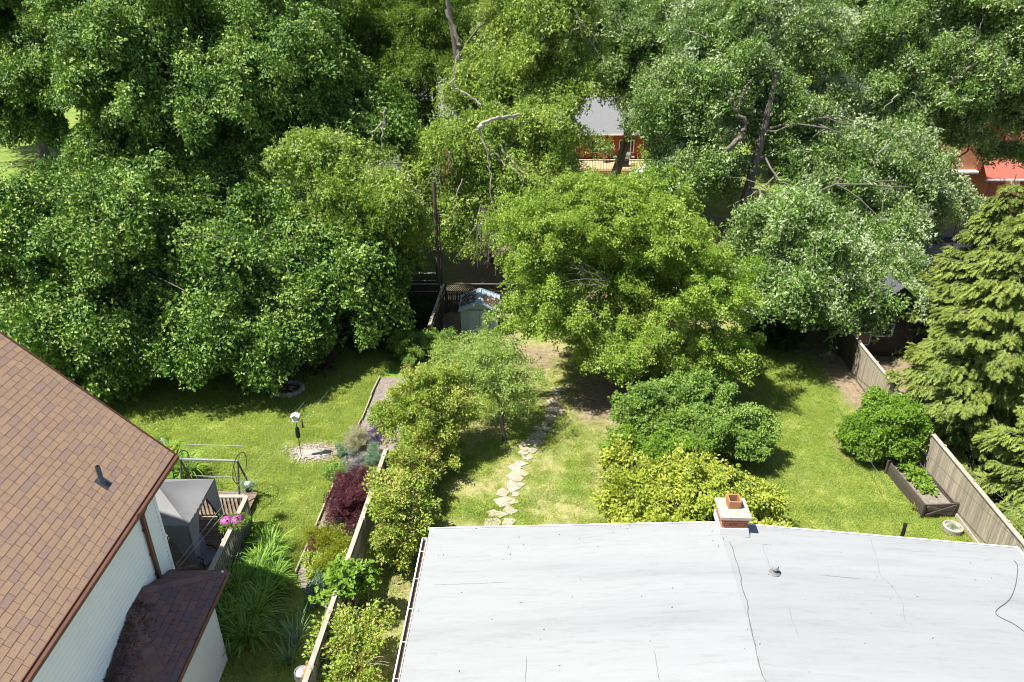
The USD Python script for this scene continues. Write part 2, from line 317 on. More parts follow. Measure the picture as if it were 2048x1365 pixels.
SPR = {
    'maple': [spray(10+i, 34, .75, .42, .142, .142, .42, True, .55) for i in range(3)],
    'ash': [spray(20+i, 30, .75, .36, .15, .075, .5, False, .5) for i in range(3)],
    'silver': [spray(30+i, 38, .75, .36, .132, .098, .55, True, .7) for i in range(3)],
    'lime': [spray(40+i, 32, .55, .28, .108, .072, .4, False, .7) for i in range(3)],
    'bush': [spray(50+i, 20, .36, .18, .085, .058, .25, False, .8) for i in range(3)],
    'lilac': [spray(60+i, 22, .34, .20, .085, .062, .35, False, .6) for i in range(3)],
    'hedge': [spray(70+i, 20, .38, .22, .115, .075, .4, False, .7) for i in range(3)],
    'locust': [spray(80+i, 22, .5, .26, .09, .05, .3, False, .5) for i in range(3)],
    'bigleaf': [spray(90+i, 12, .4, .3, .20, .19, .5, True, .5) for i in range(3)],
    'tiny': [spray(100+i, 30, .26, .13, .036, .028, .15, False, .9) for i in range(3)],
    'needle': [needle_spray(110+i) for i in range(3)],
    'fern': [spray(120+i, 26, .5, .18, .12, .03, .6, False, .3) for i in range(2)],
}
def frames(X, up):
    X = X/np.linalg.norm(X, axis=1, keepdims=True)
    Y = np.cross(up, X); Y /= np.linalg.norm(Y, axis=1, keepdims=True)+1e-9
    Z = np.cross(X, Y); return np.stack([X, Y, Z], 2)
def instancer(path, protos, material, P, R, S, kind='stuff', ids=None):
    pi = UsdGeom.PointInstancer.Define(stage, path)
    pr = []
    for i, mb in enumerate(protos):
        m = material[i] if isinstance(material, list) else material
        q = usdkit.mesh(stage, f'{path}/leaf_spray_{i}', mb.mesh(), m); pr.append(q.GetPath()); rnd_var(q.GetPrim(), mb)
    pi.CreatePrototypesRel().SetTargets(pr)
    n = len(P)
    ids = rng.integers(0, len(protos), n) if ids is None else ids
    pi.CreateProtoIndicesAttr(Vt.IntArray.FromNumpy(np.asarray(ids, np.int32)))
    pi.CreatePositionsAttr(Vt.Vec3fArray.FromNumpy(np.asarray(P, np.float32)))
    q = Rot.from_matrix(R).as_quat().astype(np.float32)
    pi.CreateOrientationsAttr(Vt.QuathArray([Gf.Quath(float(a[3]), float(a[0]), float(a[1]), float(a[2])) for a in q]))
    S = np.broadcast_to(np.asarray(S, np.float32).reshape(-1, 1), (n, 3))
    pi.CreateScalesAttr(Vt.Vec3fArray.FromNumpy(np.ascontiguousarray(S, np.float32)))
    if kind: pi.GetPrim().SetCustomDataByKey('kind', kind)
    return pi.GetPrim()
def randdir(n, r): 
    d = r.normal(size=(n, 3)); return d/np.linalg.norm(d, axis=1, keepdims=True)
GAPS = [(575, 690, 690, 765, 40, .97), (1125, 170, 1312, 362, 66, .97), (-50, 285, 165, 345, 60, .95), (790, 440, 985, 620, 45, .9), (1940, 185, 2060, 372, 55, .6), (1690, 625, 1800, 715, 45, .9), (1780, 470, 1960, 525, 45, .9), (1640, 470, 1720, 525, 45, .8), (1560, 610, 1650, 680, 45, .9), (690, 180, 770, 300, 60, .35)]
def in_gap(p, r):                              # places where the photograph shows an opening between the boughs
    x, y = proj(p)
    return any(g[0] < x < g[2] and g[1] < y < g[3] and p[1] < g[4] and r.random() < g[5] for g in GAPS)
def ellip_clumps(c, rad, cr, r, lower=-0.35, fill=1.0, inner=0.45, jitter=0.34):
    """clump centres over the outer shell of an uneven ellipsoid"""
    c = np.asarray(c, float); rad = np.asarray(rad, float)
    area = 4*math.pi*((rad[0]*rad[1])**1.6/3+(rad[0]*rad[2])**1.6/3+(rad[1]*rad[2])**1.6/3)**(1/1.6)
    want = int(fill*area/(cr*cr*1.4)); out = []
    for _ in range(want*12):
        if len(out) >= want: break
        d = randdir(1, r)[0]
        if d[2] < lower: continue
        k = 1-(1-inner)*r.random()**2.6
        k *= 1+jitter*(meshkit.noise(np.array(d*2.3+c*.37))-.5)*2
        h = meshkit.noise((c+d*rad)/(1.15*cr+.9)+11.3); h = min(1, max(0, (h-.33)/.26)); k *= .50+.56*h
        p = c+d*rad*k
        if any(GAPS) and in_gap(p, r): continue
        if all(np.sum((p-q[0])**2) > (0.74*cr)**2 for q in out): out.append((p, cr*r.uniform(.7, 1.3), d))
    return out
def clump_sprays(clumps, dens, r, axis, droop=0.25, flat=0.62, low=-0.35, up=0.0, wide=1.0, lng=2.1, curl=1.0, jit=.33):
    """leafy boughs: sprays along an outward-reaching branch, thin from above to below, drooping at the tip and the sides"""
    P, X, U = [], [], []
    for c, cr, d in clumps:
        out = unit(np.array([c[0]-axis[0], c[1]-axis[1], 0])+1e-6)
        ax = unit(np.array([d[0]*.6+out[0]*.6, d[1]*.6+out[1]*.6, .30*d[2]+up])+r.normal(0, .30, 3)*[1, 1, .6])
        side = unit(np.cross([0, 0, 1.0], ax)); upv = np.cross(ax, side)
        roll = r.normal(0, .28); side, upv = side*math.cos(roll)+upv*math.sin(roll), upv*math.cos(roll)-side*math.sin(roll)
        L_ = lng*cr*r.uniform(.75, 1.35); n = max(5, int(dens*cr*cr*r.uniform(.8, 1.2)))
        s = r.random(n)**.75; lat = np.clip(r.normal(0, .40*wide, n), -1.1*wide, 1.1*wide)*(1.05-.55*s); ver = r.normal(0, .17*flat, n)
        p = c+np.outer((s-.55)*L_, ax)+np.outer(lat*cr, side)+np.outer(ver*cr, upv)
        p[:, 2] -= droop*cr*curl*(.75*s*s+.9*lat*lat)
        x = ax*.75+np.outer(lat*1.5, side)+r.normal(0, .30, (n, 3)); x[:, 2] -= droop*(.15+.8*s)
        u = upv+[0, 0, .35]+np.outer(lat*.8, side)+r.normal(0, jit, (n, 3))
        P.append(p-unit_rows(x)*0.2); X.append(x); U.append(u)
    P, X, U = map(np.vstack, (P, X, U))
    return P, frames(X, U)
def unit_rows(x): return x/(np.linalg.norm(x, axis=1, keepdims=True)+1e-9)
def curve(a, b, bend, n=6, sag=0.0):
    a, b = np.asarray(a, float), np.asarray(b, float); t = np.linspace(0, 1, n)[:, None]
    return a+(b-a)*t+np.asarray(bend)*(np.sin(np.pi*t))+np.array([0, 0, -sag])*np.sin(np.pi*t)

def tree(name, label, cat, base, height, r0, ells, spr, leaf, cr=1.15, dens=34, seed=1, bark='bark', lean=(0, 0), extra=(), group=None, s=1.0, nlimb=7, droop=.25, fill=1.0, lower=-.35, forks=None, flat=1.0, twigs=40, up=0.0, wide=1.0, lng=2.1, jit=.5):
    r = np.random.default_rng(seed)
    bx, by = base; root = thing(name, label, cat, (bx, by, 0), 0, group)
    cl = []
    for e in ells:
        cl += ellip_clumps(e[:3], e[3:6], e[6] if len(e) > 6 else cr, r, lower=lower, fill=fill)
    for e in extra: cl.append((np.array(e[:3], float), e[3], unit(np.array([e[0]-bx, e[1]-by, 1.0]))))
    axis = np.array([bx+lean[0]*.6, by+lean[1]*.6, height*.45])
    P, R = clump_sprays(cl, dens, r, axis, droop, flat, up=up, wide=wide, lng=lng, jit=jit)
    off = np.array([bx, by, 0.0])
    top = np.array([lean[0], lean[1], height])
    t = MB(); tp = curve((0, 0, -.1), top, (r.normal(0, .15), r.normal(0, .15), 0), 9)
    t.tube(tp, r0*np.linspace(1, .22, 9)**.8*np.r_[1.35, 1.08, np.ones(7)], 9)
    obj('trunk', t, M[bark], root, smooth=60)
    pick = r.permutation(len(cl)); limbs = []
    for k in pick[:nlimb]:
        c = cl[k][0]-off
        i = int(np.clip(r.uniform(2.2, 6.5), 2, 7)); a = tp[i]; ln = np.linalg.norm(c-a)
        lb = MB(); pts = curve(a, a+(c-a)*.95, (r.normal(0, .08)*ln, r.normal(0, .08)*ln, ln*.16), 9); pts[1:-1] += r.normal(0, .015*ln, pts[1:-1].shape); limbs.append(pts)
        lb.tube(pts, np.linspace(r0*.24*(1-i*.06), .015, 9), 6); obj('limb', lb, M[bark], root, smooth=60)
    if twigs:
        tw = MB(); ends = np.array([q[5] for q in limbs])
        for k in pick[nlimb:nlimb+twigs]:
            c = cl[k][0]-off; q = limbs[int(np.argmin(np.sum((ends-c)**2, 1)))]; a = q[int(r.integers(3, 7))]; ln = np.linalg.norm(c-a)
            tw.tube(curve(a, c, (r.normal(0, .08)*ln, r.normal(0, .08)*ln, ln*.12), 6), np.linspace(min(.045, r0*.12), .008, 6), 4, False)
        if tw.v: obj('branches', tw, M[bark], root, kind='stuff')
    instancer(str(root.GetPath())+'/crown', SPR[spr], leaf if not isinstance(leaf, list) else leaf, P-off, R, s*r.uniform(.75, 1.25, len(P)))
    return root
def shrub(name, label, cat, base, blobs, spr, leaf, cr=.5, dens=90, seed=1, s=1.0, group=None, stems=7, h=1.5, bark='bark', droop=.1, fill=1.0, extra_leaf=None, extra_n=0, stemr=.03, lower=-.45, flat=1.4, up=.5, wide=.8, lng=1.6):
    r = np.random.default_rng(seed); bx, by = base
    root = thing(name, label, cat, (bx, by, 0), 0, group); off = np.array([bx, by, 0.0]); cl = []
    for b in blobs: cl += ellip_clumps(b[:3], np.maximum(np.array(b[3:6])-.55*cr, .3*np.array(b[3:6])), b[6] if len(b) > 6 else cr, r, lower=lower, fill=fill, inner=.45) or [(np.array(b[:3], float), cr, np.array([.3, -.6, .74]))]
    P, R = clump_sprays(cl, dens, r, np.array([bx, by, h*.4]), droop, flat, up=up, wide=wide, lng=lng)
    st = MB()
    for k in r.permutation(len(cl))[:stems*3]:
        c = cl[k][0]-off; a = np.array([r.normal(0, .12), r.normal(0, .12), 0])
        st.tube(curve(a, c, (r.normal(0, .1), r.normal(0, .1), .15), 5), np.linspace(stemr, stemr*.25, 5), 4, False)
    obj('stems', st, M[bark], root, kind='stuff')
    instancer(str(root.GetPath())+'/foliage', SPR[spr], leaf, P-off, R, s*r.uniform(.75, 1.25, len(P)))
    if extra_leaf is not None:
        k = r.permutation(len(P))[:extra_n]
        Pe = P[k]-off+unit_rows(R[k][:, :, 0])*.12+[0, 0, .04]
        instancer(str(root.GetPath())+'/tips', SPR['tiny'], extra_leaf, Pe, R[k], s*r.uniform(.8, 1.2, len(k)))
    return root

# ------------------------------------------------------------------ ground
def blob(x, y, cx, cy, rx, ry, soft=.35):
    d = np.sqrt(((x-cx)/rx)**2+((y-cy)/ry)**2)
    return np.clip((1+soft-d)/(2*soft), 0, 1)
def fbm2(x, y, sc, seed=0, o=4): 
    return meshkit.fbm(np.stack([np.asarray(x)*sc, np.asarray(y)*sc, np.zeros_like(x)+seed*7.3], -1), o, seed)
def dirt_at(x, y):
    n = fbm2(x, y, .9, 3); d = np.zeros_like(x)
    for b in [(4.6, 29.3, 2.6, 3.0, .95), (-1.6, 26.6, 1.7, 1.2, .75), (1.4, 28.4, 1.6, 3.2, .6), (3.6, 23.6, 1.1, 2.2, .52), (1.2, 33.2, 2.0, 1.6, .9), (16.0, 31.0, 1.2, 4.5, .95), (15.4, 35.0, 1.6, 2.5, .9),
              (13.6, 25.2, .5, 1.6, .7), (-3.6, 17.2, .9, 1.6, .6), (-3.4, 21.0, .9, 4.0, .55), (2.5, 20.5, 1.5, 1.0, .45), (16.7, 22, .5, 6, .6), (-11.5, 30.2, 1.8, .9, .55), (-7.9, 25.1, 1.5, .8, .9), (-2.8, 37, 3, 4.5, .95)]:
        d = np.maximum(d, b[4]*blob(x, y, *b[:4], .5))
    d = np.maximum(d, .97*np.clip((x-16.6)/.6, 0, 1)*np.clip((42-y)/3, 0, 1))           # needles under the spruces
    d = np.maximum(d, .9*np.clip((y-36)/3, 0, 1)*np.clip((60-y)/6, 0, 1)*np.clip((x+7)/4, 0, 1))
    d = np.maximum(d, .55*np.clip((y-34)/4, 0, 1)*np.clip((56-y)/6, 0, 1))
    return np.clip(d*1.55-.25-n*.75+.1, 0, 1)
def dry_at(x, y):
    mid = np.clip((x+5)/.5, 0, 1)*np.clip((12.5-x)/3, 0, 1)
    return np.clip((fbm2(x, y, .7, 9)-.36)*3.2*(.12+.88*mid), 0, 1)
gx = np.unique(np.concatenate([np.arange(-24, 26.01, .2), np.linspace(-420, -24, 40), np.linspace(26, 420, 40)]))
gy = np.unique(np.concatenate([np.arange(9, 44.01, .2), np.linspace(-60, 9, 20), np.arange(45, 90, 1.5), np.linspace(90, 900, 40)]))
GX, GY = np.meshgrid(gx, gy, indexing='xy')
GZ = (fbm2(GX, GY, .35, 5)-.5)*.05*np.clip((60-np.abs(GY-30))/30, 0, 1)-.03
nx, ny = len(gx), len(gy)
ii, jj = np.meshgrid(np.arange(nx-1), np.arange(ny-1), indexing='xy')
q = np.stack([jj*nx+ii, jj*nx+ii+1, (jj+1)*nx+ii+1, (jj+1)*nx+ii], -1).reshape(-1, 4)
gnd = usdkit.mesh(stage, '/World/ground', (np.stack([GX, GY, GZ], -1).reshape(-1, 3), q), None, smooth=True)
gnd.GetPrim().SetCustomDataByKey('kind', 'structure')
pv = UsdGeom.PrimvarsAPI(gnd)
for nm, fn in (('dirt', dirt_at), ('dry', dry_at)):
    pv.CreatePrimvar(nm, Sdf.ValueTypeNames.FloatArray, 'vertex').Set(Vt.FloatArray.FromNumpy(fn(GX, GY).reshape(-1).astype(np.float32)))
gm = usdkit.material(stage, LK+'lawn', {
    'g': ('geometry', {}), 'n1': ('noise_texture', {'scale': 1.1, 'detail': 6.0}), 'n2': ('noise_texture', {'scale': 22.0, 'detail': 4.0, 'roughness': .7}), 'n3': ('noise_texture', {'scale': 5.0, 'detail': 5.0, 'roughness': .7}),
    'r1': ('rgb_ramp', {'ramp': [(.3, (.085, .155, .024)), (.52, (.165, .235, .04)), (.7, (.25, .28, .07))]}), 'r2': ('rgb_ramp', {'ramp': [(.3, (.24, .22, .085)), (.7, (.36, .31, .16))]}),
    'r3': ('rgb_ramp', {'ramp': [(.25, (.13, .092, .062)), (.5, (.235, .175, .125)), (.75, (.36, .285, .215))]}),
    'ad': ('attribute', {'attribute': 'dirt'}), 'ay': ('attribute', {'attribute': 'dry'}), 'my': ('math', {'math_type': 'multiply'}), 'sm': ('map_range', {'from_min': .3, 'from_max': .62, 'to_min': 0., 'to_max': 1.5}),
    'm1': ('mix', {}), 'm2': ('mix', {}), 'v': ('mix', {'mix_type': 'multiply', 'fac': .75}), 'r4': ('rgb_ramp', {'ramp': [(.25, (.5, .52, .5)), (.7, (1.25, 1.22, 1.2))]}),
    'b': ('bump', {'strength': .7, 'distance': .03}), 'p': ('principled_bsdf', {'roughness': .9, 'specular_ior_level': .15})},
    [('g.position', 'n1.vector'), ('g.position', 'n2.vector'), ('g.position', 'n3.vector'), ('n1.fac', 'r1.fac'), ('n3.fac', 'r2.fac'), ('n3.fac', 'r3.fac'), ('n3.fac', 'sm.value'), ('ay.fac', 'my.value1'), ('sm.result', 'my.value2'),
     ('my.value', 'm1.fac'), ('r1.color', 'm1.color1'), ('r2.color', 'm1.color2'), ('ad.fac', 'm2.fac'), ('m1.color', 'm2.color1'), ('r3.color', 'm2.color2'), ('n2.fac', 'r4.fac'), ('m2.color', 'v.color1'), ('r4.color', 'v.color2'),
     ('v.color', 'p.base_color'), ('n2.fac', 'b.height'), ('b.normal', 'p.normal')], surface='p.BSDF')
UsdShade.MaterialBindingAPI.Apply(gnd.GetPrim()).Bind(gm)

# grass blades on the mown lawns (nobody could count them)
def grass_patch(seed, n=46, h=.075):
    r = np.random.default_rng(seed); mb = MB()
    for k in range(n):
        a = r.uniform(0, 2*np.pi); p = np.array([r.normal(0, .15), r.normal(0, .15), -.02]); d = np.array([math.cos(a), math.sin(a), 0]); s = np.array([-d[1], d[0], 0])*.009
        hh = h*r.uniform(.5, 1.3); ln = r.uniform(.2, .9)*hh
        mb.add([p-s, p+s, p+d*ln*.4+[0, 0, hh*.7]+s*.8, p+d*ln+[0, 0, hh], p+d*ln*.4+[0, 0, hh*.7]-s*.8], [(0, 1, 2), (0, 2, 4), (4, 2, 3)])
    return mb
def grass_field(x0, x1, y0, y1, n):
    x = rng.uniform(x0, x1, n); y = rng.uniform(y0, y1, n); return x, y
gxs, gys = map(np.concatenate, zip(grass_field(-9.2, -6.4, 14.5, 21, 1500), grass_field(-18, -6.2, 20.8, 34, 6200), grass_field(-4.9, 9.5, 14, 33, 9000), grass_field(7, 16, 15.5, 36, 6500)))
dd = dirt_at(gxs, gys)
ok = (rng.random(len(gxs)) > np.maximum(dd*1.15, .7*dry_at(gxs, gys))) & ~((gxs > -2.6) & (gys < 16.0)) & ~((gxs < -9.1) & (gys < 21)) & ~((np.hypot((gxs+7.9)/1.15, (gys-25.1)/.75) < 1))
bedx = lambda y: -6.98+(y-18.9)*.06
ok &= ~((gxs > bedx(gys)) & (gxs < -4.75) & (gys > 16.5))
gxs, gys = gxs[ok], gys[ok]; n = len(gxs)
dryg = dry_at(gxs, gys)
gz = np.zeros(n)
Rg = Rot.from_euler('z', rng.uniform(0, 6.28, n)).as_matrix()
instancer('/World/grass', [grass_patch(200+i) for i in range(4)], L['grass'], np.stack([gxs, gys, gz-.01], 1), Rg, rng.uniform(.6, 1.25, n)*(1-.5*dryg))
setd(stage.GetPrimAtPath('/World/grass'), label='short yellow-green lawn grass between the houses and trees', category='grass')

# ------------------------------------------------------------------ left house (brown shingles, pale siding)
WX, WY = -9.4, 15.6                               # far corner of its wall
EX, EZ, RY = -9.0, 6.2, 16.3                      # eave line, far rake
SL = 1.03; ca = 1/math.hypot(1, SL)
house = thing('brown_roof_house', 'tall pale-sided house under a steep brown shingle roof, beside the grey gazebo', 'house', (0, 0, 0))
RX, NEAR = -18.0, 4.0
RZ = EZ+(EX-RX)*SL
m = MB()
m.quad((EX, NEAR, EZ), (EX, RY, EZ), (RX, RY, RZ), (RX, NEAR, RZ)); m.quad((EX, NEAR, EZ-.16), (RX, NEAR, RZ-.16), (RX, RY, RZ-.16), (EX, RY, EZ-.16))
m.quad((EX, RY, EZ-.16), (RX, RY, RZ-.16), (RX, RY, RZ), (EX, RY, EZ))
m.quad((RX, NEAR, RZ), (RX, RY, RZ), (2*RX-EX, RY, EZ), (2*RX-EX, NEAR, EZ))
roof = obj('roof', m, M['roof_deck'], house)
class Plane:
    def __init__(s, o, a, b): s.o = np.asarray(o, float); s.a = unit(a); s.b = unit(b); s.n = np.cross(s.a, s.b)
    def map(s, uv, h): return s.o+uv[:, :1]*s.a+uv[:, 1:2]*s.b+np.asarray(h).reshape(-1, 1)*s.n
def shingle_mesh(pl, poly, v0, expo, thick=.017, over=.0045):
    m = trimesh.creation.extrude_polygon(poly, 1.0, engine='earcut'); v = np.array(m.vertices)
    f = 1-np.clip((v[:, 1]-v0)/expo, 0, 1)
    h = np.where(v[:, 2] > .5, .004+over*f, .001)
    return MB().add(pl.map(v[:, :2], h), m.faces)
def shingles(pl, region, expo, tab, r, gap=.006):
    x0, y0, x1, y1 = region.bounds; out = []
    for row in range(int((y1-y0)/expo)+1):
        v0 = y0+row*expo; u = x0-tab*(row % 2)*.5-r.uniform(0, .08)*tab
        while u < x1:
            w = tab*r.choice([.75, 1, 1, 1.0, 1.25]); vj = v0+r.normal(0, .003)
            g = sbox(u+gap/2, vj+gap*.4, u+w-gap/2, vj+expo*1.0).intersection(region); u += w
            if g.is_empty or g.area < 1e-3 or g.geom_type != 'Polygon': continue
            out.append((g, v0))
    return out
def inview(p, mrg=30):
    if cp*p[1]-sp*(p[2]-H) < 1: return False
    a, b = proj(p); return -mrg < a < 2048+mrg and -mrg < b < 1365+mrg
ax_up = np.array([-ca, 0, SL*ca])
pl = Plane((EX+.03, NEAR, EZ-.02), (0, 1, 0), ax_up)
pl.n = np.cross((0, 1, 0), ax_up); pl.n = pl.n if pl.n[2] > 0 else -pl.n
r = np.random.default_rng(3)
sh = shingles(pl, sbox(4.2, 0, RY-NEAR+.05, 6.2), .163, .33, r, .011)
sh = [(g, v0, pl.map(np.array([[g.centroid.x, g.centroid.y]]), 0)[0]) for g, v0 in sh]
sh = [x for x in sh if inview(x[2])]
sh.sort(key=lambda x: np.linalg.norm(x[2]-[0, 0, H]))
rest = MB()
for k, (g, v0, c) in enumerate(sh):
    s_ = shingle_mesh(pl, g, v0, .163)
    if k < 190: obj('shingle', s_, M['shingle'], roof)
    else: rest.add(*s_.mesh())
obj('upper_shingles', rest, M['shingle'], roof, kind='stuff')
m = MB().beam((EX+.02, NEAR, EZ-.1), (EX+.02, RY+.02, EZ-.1), .05, .2).beam((EX+.02, RY+.03, EZ-.1), (RX, RY+.03, RZ-.1), .04, .2)
obj('fascia', m, M['brown_metal'], house)
m = MB()
for (p, qd) in (((EX+.09, NEAR, EZ-.09), (EX+.09, RY, EZ-.09)),): m.beam(p, qd, .10, .10)
obj('gutter', m, M['brown_metal'], house)
def lapped(mb, p, q_, z0, z1, out, course=.15, ztop=None):
    """clapboards as a saw-tooth wall from p to q_, facing out"""
    p = np.asarray(p, float); q_ = np.asarray(q_, float); out = np.asarray(out, float); z = z0
    while z < z1-1e-6:
        t = min(z+course, z1)
        a, b = p+out*.032, q_+out*.032
        mb.add([[*a[:2], z], [*b[:2], z], [*q_[:2], t], [*p[:2], t]], [[0, 1, 2], [0, 2, 3]])
        mb.add([[*p[:2], z], [*q_[:2], z], [*b[:2], z], [*a[:2], z]], [[0, 1, 2], [0, 2, 3]])
        z = t
m = MB(); lapped(m, (WX, NEAR, 0), (WX, WY-.10, 0), 0, EZ-.05, (1, 0, 0)); obj('siding', m, M['siding'], house)
m = MB(); z = .15  # thin grey strips painting in the shadow line at each clapboard lap
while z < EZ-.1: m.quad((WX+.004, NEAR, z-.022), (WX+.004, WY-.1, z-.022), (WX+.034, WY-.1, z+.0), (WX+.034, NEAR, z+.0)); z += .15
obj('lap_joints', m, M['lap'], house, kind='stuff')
m = MB(); lapped(m, (WX-.1, WY, 0), (-26, WY, 0), 0, EZ-.05, (0, 1, 0))
zz = EZ-.05
m.add([(WX, WY+.002, zz), (2*RX-WX, WY+.002, zz), (RX, WY+.002, RZ-.35)], [[0, 1, 2]]); obj('gable_wall', m, M['siding'], house)
obj('corner_board', MB().box((WX-.03, WY-.03, (EZ-.2)/2), (.12, .12, EZ-.2)), M['white_trim'], house)
m = MB(); 
dsY = 14.75
m.beam((EX-.0, dsY, EZ-.16), (WX+.09, dsY, EZ-.75), .08, .10).beam((WX+.09, dsY, EZ-.72), (WX+.09, dsY, 2.95), .08, .11).beam((WX+.09, dsY, 3.0), (WX+.34, dsY+.1, 2.8), .08, .10)
for z in (5.0, 4.2, 3.5): m.box((WX+.06, dsY, z), (.10, .16, .03))
obj('downspout', m, M['brown_metal'], house)
vp = at(205, 967, 8.2); 
for _ in range(12): vp = at(205, 967, EZ+(EX-vp[0])*SL)
m = MB().lathe([(0, 0), (.075, 0), (.075, .10), (.062, .14), (.055, .16), (.055, .50), (.046, .50), (.046, .40), (0, .40)], tuple(vp+[0, 0, -.02]), 14)
pipe = obj('vent_pipe', m, M['grey_pipe'], house, smooth=40)
m = MB().frame(vp+pl.n*.035+pl.b*.0, pl.a, pl.b, pl.n, .26, .34, .006); obj('flashing', m, M['grey_pipe'], pipe)
# low hip-roofed addition on its side
bx0, bx1, by0, by1, bz = WX+.04, -7.75, 11.35, 15.28, 3.05
ty0, ty1, tz = 13.3, 13.95, 3.72
A_, B_, C_, D_ = (bx0, by1, bz), (bx1, by1, bz), (bx1, by0, bz), (bx0, by0, bz); T1, T0 = (bx0, ty1, tz), (bx0, ty0, tz)
m = MB().add([A_, B_, C_, D_, T1, T0], [[0, 4, 1], [1, 4, 5], [1, 5, 2], [2, 5, 3]]).add([np.array(p)-[0, 0, .14] for p in (A_, B_, C_, D_)], [[0, 1, 2], [0, 2, 3]])
aroof = obj('addition_roof', m, M['roof_deck'], house)
def hip_face(pts, eave_a, eave_b, inner, cnt):
    a = np.array(eave_a, float); pl2 = Plane(a, np.array(eave_b)-a, (0, 0, 1))
    d = np.array(inner)-a; b = d-(d@pl2.a)*pl2.a; pl2.b = unit(b); pl2.n = np.cross(pl2.a, pl2.b)
    if pl2.n[2] < 0: pl2.n = -pl2.n
    uv = [((np.array(p)-a)@pl2.a, (np.array(p)-a)@pl2.b) for p in pts]
    res = shingles(pl2, Polygon(uv), .18, .34, r, .008); mb = MB(); k = 0
    for g, v0 in res:
        s_ = shingle_mesh(pl2, g, v0, .18, .02, .016)
        c = pl2.map(np.array([[g.centroid.x, g.centroid.y]]), 0)[0]
        if k < cnt and inview(c, 0): obj('shingle', s_, M['shingle_dark'], aroof); k += 1
        else: mb.add(*s_.mesh())
    if mb.v: obj('outer_shingles', mb, M['shingle_dark'], aroof, kind='stuff')
hip_face([B_, C_, T0, T1], C_, B_, T1, 85)
hip_face([A_, B_, T1], B_, A_, T1, 0)
hip_face([C_, D_, T0], D_, C_, T0, 20)
for k, (p, q_) in enumerate(((B_, T1), (C_, T0))):
    p, q_ = np.array(p), np.array(q_); nn = int(np.linalg.norm(q_-p)/.17); s_ = np.cross(q_-p, (0, 0, 1)); s_ = unit(s_)
    for i in range(nn):
        a = p+(q_-p)*(i/nn); b = p+(q_-p)*((i+1.25)/nn if i < nn-1 else 1); mb = MB()
        ed = np.array([0, 0, -.062 if k == 0 else -.058])
        up = np.array([0, 0, .05]); lo = np.array([0, 0, .036])
        mb.add([a-s_*.15+ed+up, a+up, a+s_*.15+ed+up, b-s_*.15+ed+lo, b+lo, b+s_*.15+ed+lo], [[0, 1, 4], [0, 4, 3], [1, 2, 5], [1, 5, 4]])
        mb.add([a-s_*.15+ed+up, a+up, a+s_*.15+ed+up, a-s_*.15+ed, a, a+s_*.15+ed], [[0, 3, 4], [0, 4, 1], [1, 4, 5], [1, 5, 2]])
        obj('hip_cap', mb, M['shingle_dark'], aroof)
m = MB().beam((bx0, by1+.02, bz-.07), (bx1+.02, by1+.02, bz-.07), .03, .16).beam((bx1+.02, by1+.03, bz-.07), (bx1+.02, by0, bz-.07), .03, .16)
obj('addition_fascia', m, M['brown_metal'], house)
m = MB().quad((-8.15, 9.0, 0), (-8.15, 14.87, 0), (-8.15, 14.87, bz-.1), (-8.15, 9.0, bz-.1)).quad((-8.15, 14.87, 0), (WX, 14.87, 0), (WX, 14.87, bz-.1), (-8.15, 14.87, bz-.1))
obj('addition_wall', m, M['stucco'], house)
obj('addition_corner_bead', MB().box((-8.145, 14.865, bz/2-.08), (.03, .03, bz-.1)), M['white_trim'], house)
m = MB()
for k in range(420):
    y = rng.uniform(11.6, 13.6); x = bx0+rng.uniform(.02, .75)*(.3+.7*abs(rng.normal(0, .6))); x = min(x, bx0+1.0)
    z = bz+(tz-bz)*min((bx1-x)/(bx1-bx0), (y-by0)/(ty0-by0))+.045; a = rng.uniform(0, 3.1); d = np.array([math.cos(a), math.sin(a), .1])*rng.uniform(.02, .05); s_ = np.array([-d[1], d[0], 0])*.3
    m.quad((x, y, z)-d-s_, (x, y, z)+d-s_, (x, y, z)+d+s_, (x, y, z)-d+s_)
obj('fallen_leaves', m, M['litter'], aroof, kind='stuff')
obj('eave_light', MB().sph((bx1-.1, by1-.1, bz+.07), .04, 1), M['white_pl'], house)
m = MB().tube([(WX+.28, WY-.35, 3.0), (WX+.55, WY-.2, 3.02), (WX+.75, WY-.12, 2.96)], .10, 8).box((WX+.2, WY-.3, 2.95), (.3, .2, .1)); obj('elbow', m, M['brown_metal'], house, smooth=50)

# ------------------------------------------------------------------ white flat-roofed house
YAW = -math.radians(2.1)
cw, sw = math.cos(YAW), math.sin(YAW)
wo = np.array([-2.42, 17.03])                                   # far left corner of the roof
def wp(u, v, z): return np.array([wo[0]+u*cw-v*sw, wo[1]+u*sw+v*cw, z])
UR, URR = 8.35, 16.95
ZL, ZRG, ZR = 3.0, 3.5, 2.83
ZF = lambda u: ZL+(ZRG-ZL)*u/UR if u <= UR else ZRG+(ZR-ZRG)*(u-UR)/(URR-UR)
wh = thing('white_roof_house', 'wide house with a low pale grey membrane roof and brick chimney in the foreground', 'house')
NV = -12.0
m = MB()
def roofslab(mb, u0, u1, v0, v1, dz=0.0, th=.14):
    us = [u0]+([UR] if u0 < UR < u1 else [])+[u1]
    for a, b in zip(us[:-1], us[1:]):
        t = [wp(a, v1, ZF(a)+dz), wp(b, v1, ZF(b)+dz), wp(b, v0, ZF(b)+dz), wp(a, v0, ZF(a)+dz)]; lo = [p-[0, 0, th] for p in t]
        mb.add(t+lo, [[0, 2, 1], [0, 3, 2], [4, 5, 6], [4, 6, 7], [0, 1, 5], [0, 5, 4], [2, 3, 7], [2, 7, 6], [1, 2, 6], [1, 6, 5], [3, 0, 4], [3, 4, 7]])
roofslab(m, 0, URR, NV, 0, -.012)
wroof = obj('roof', m, M['membrane'], wh)
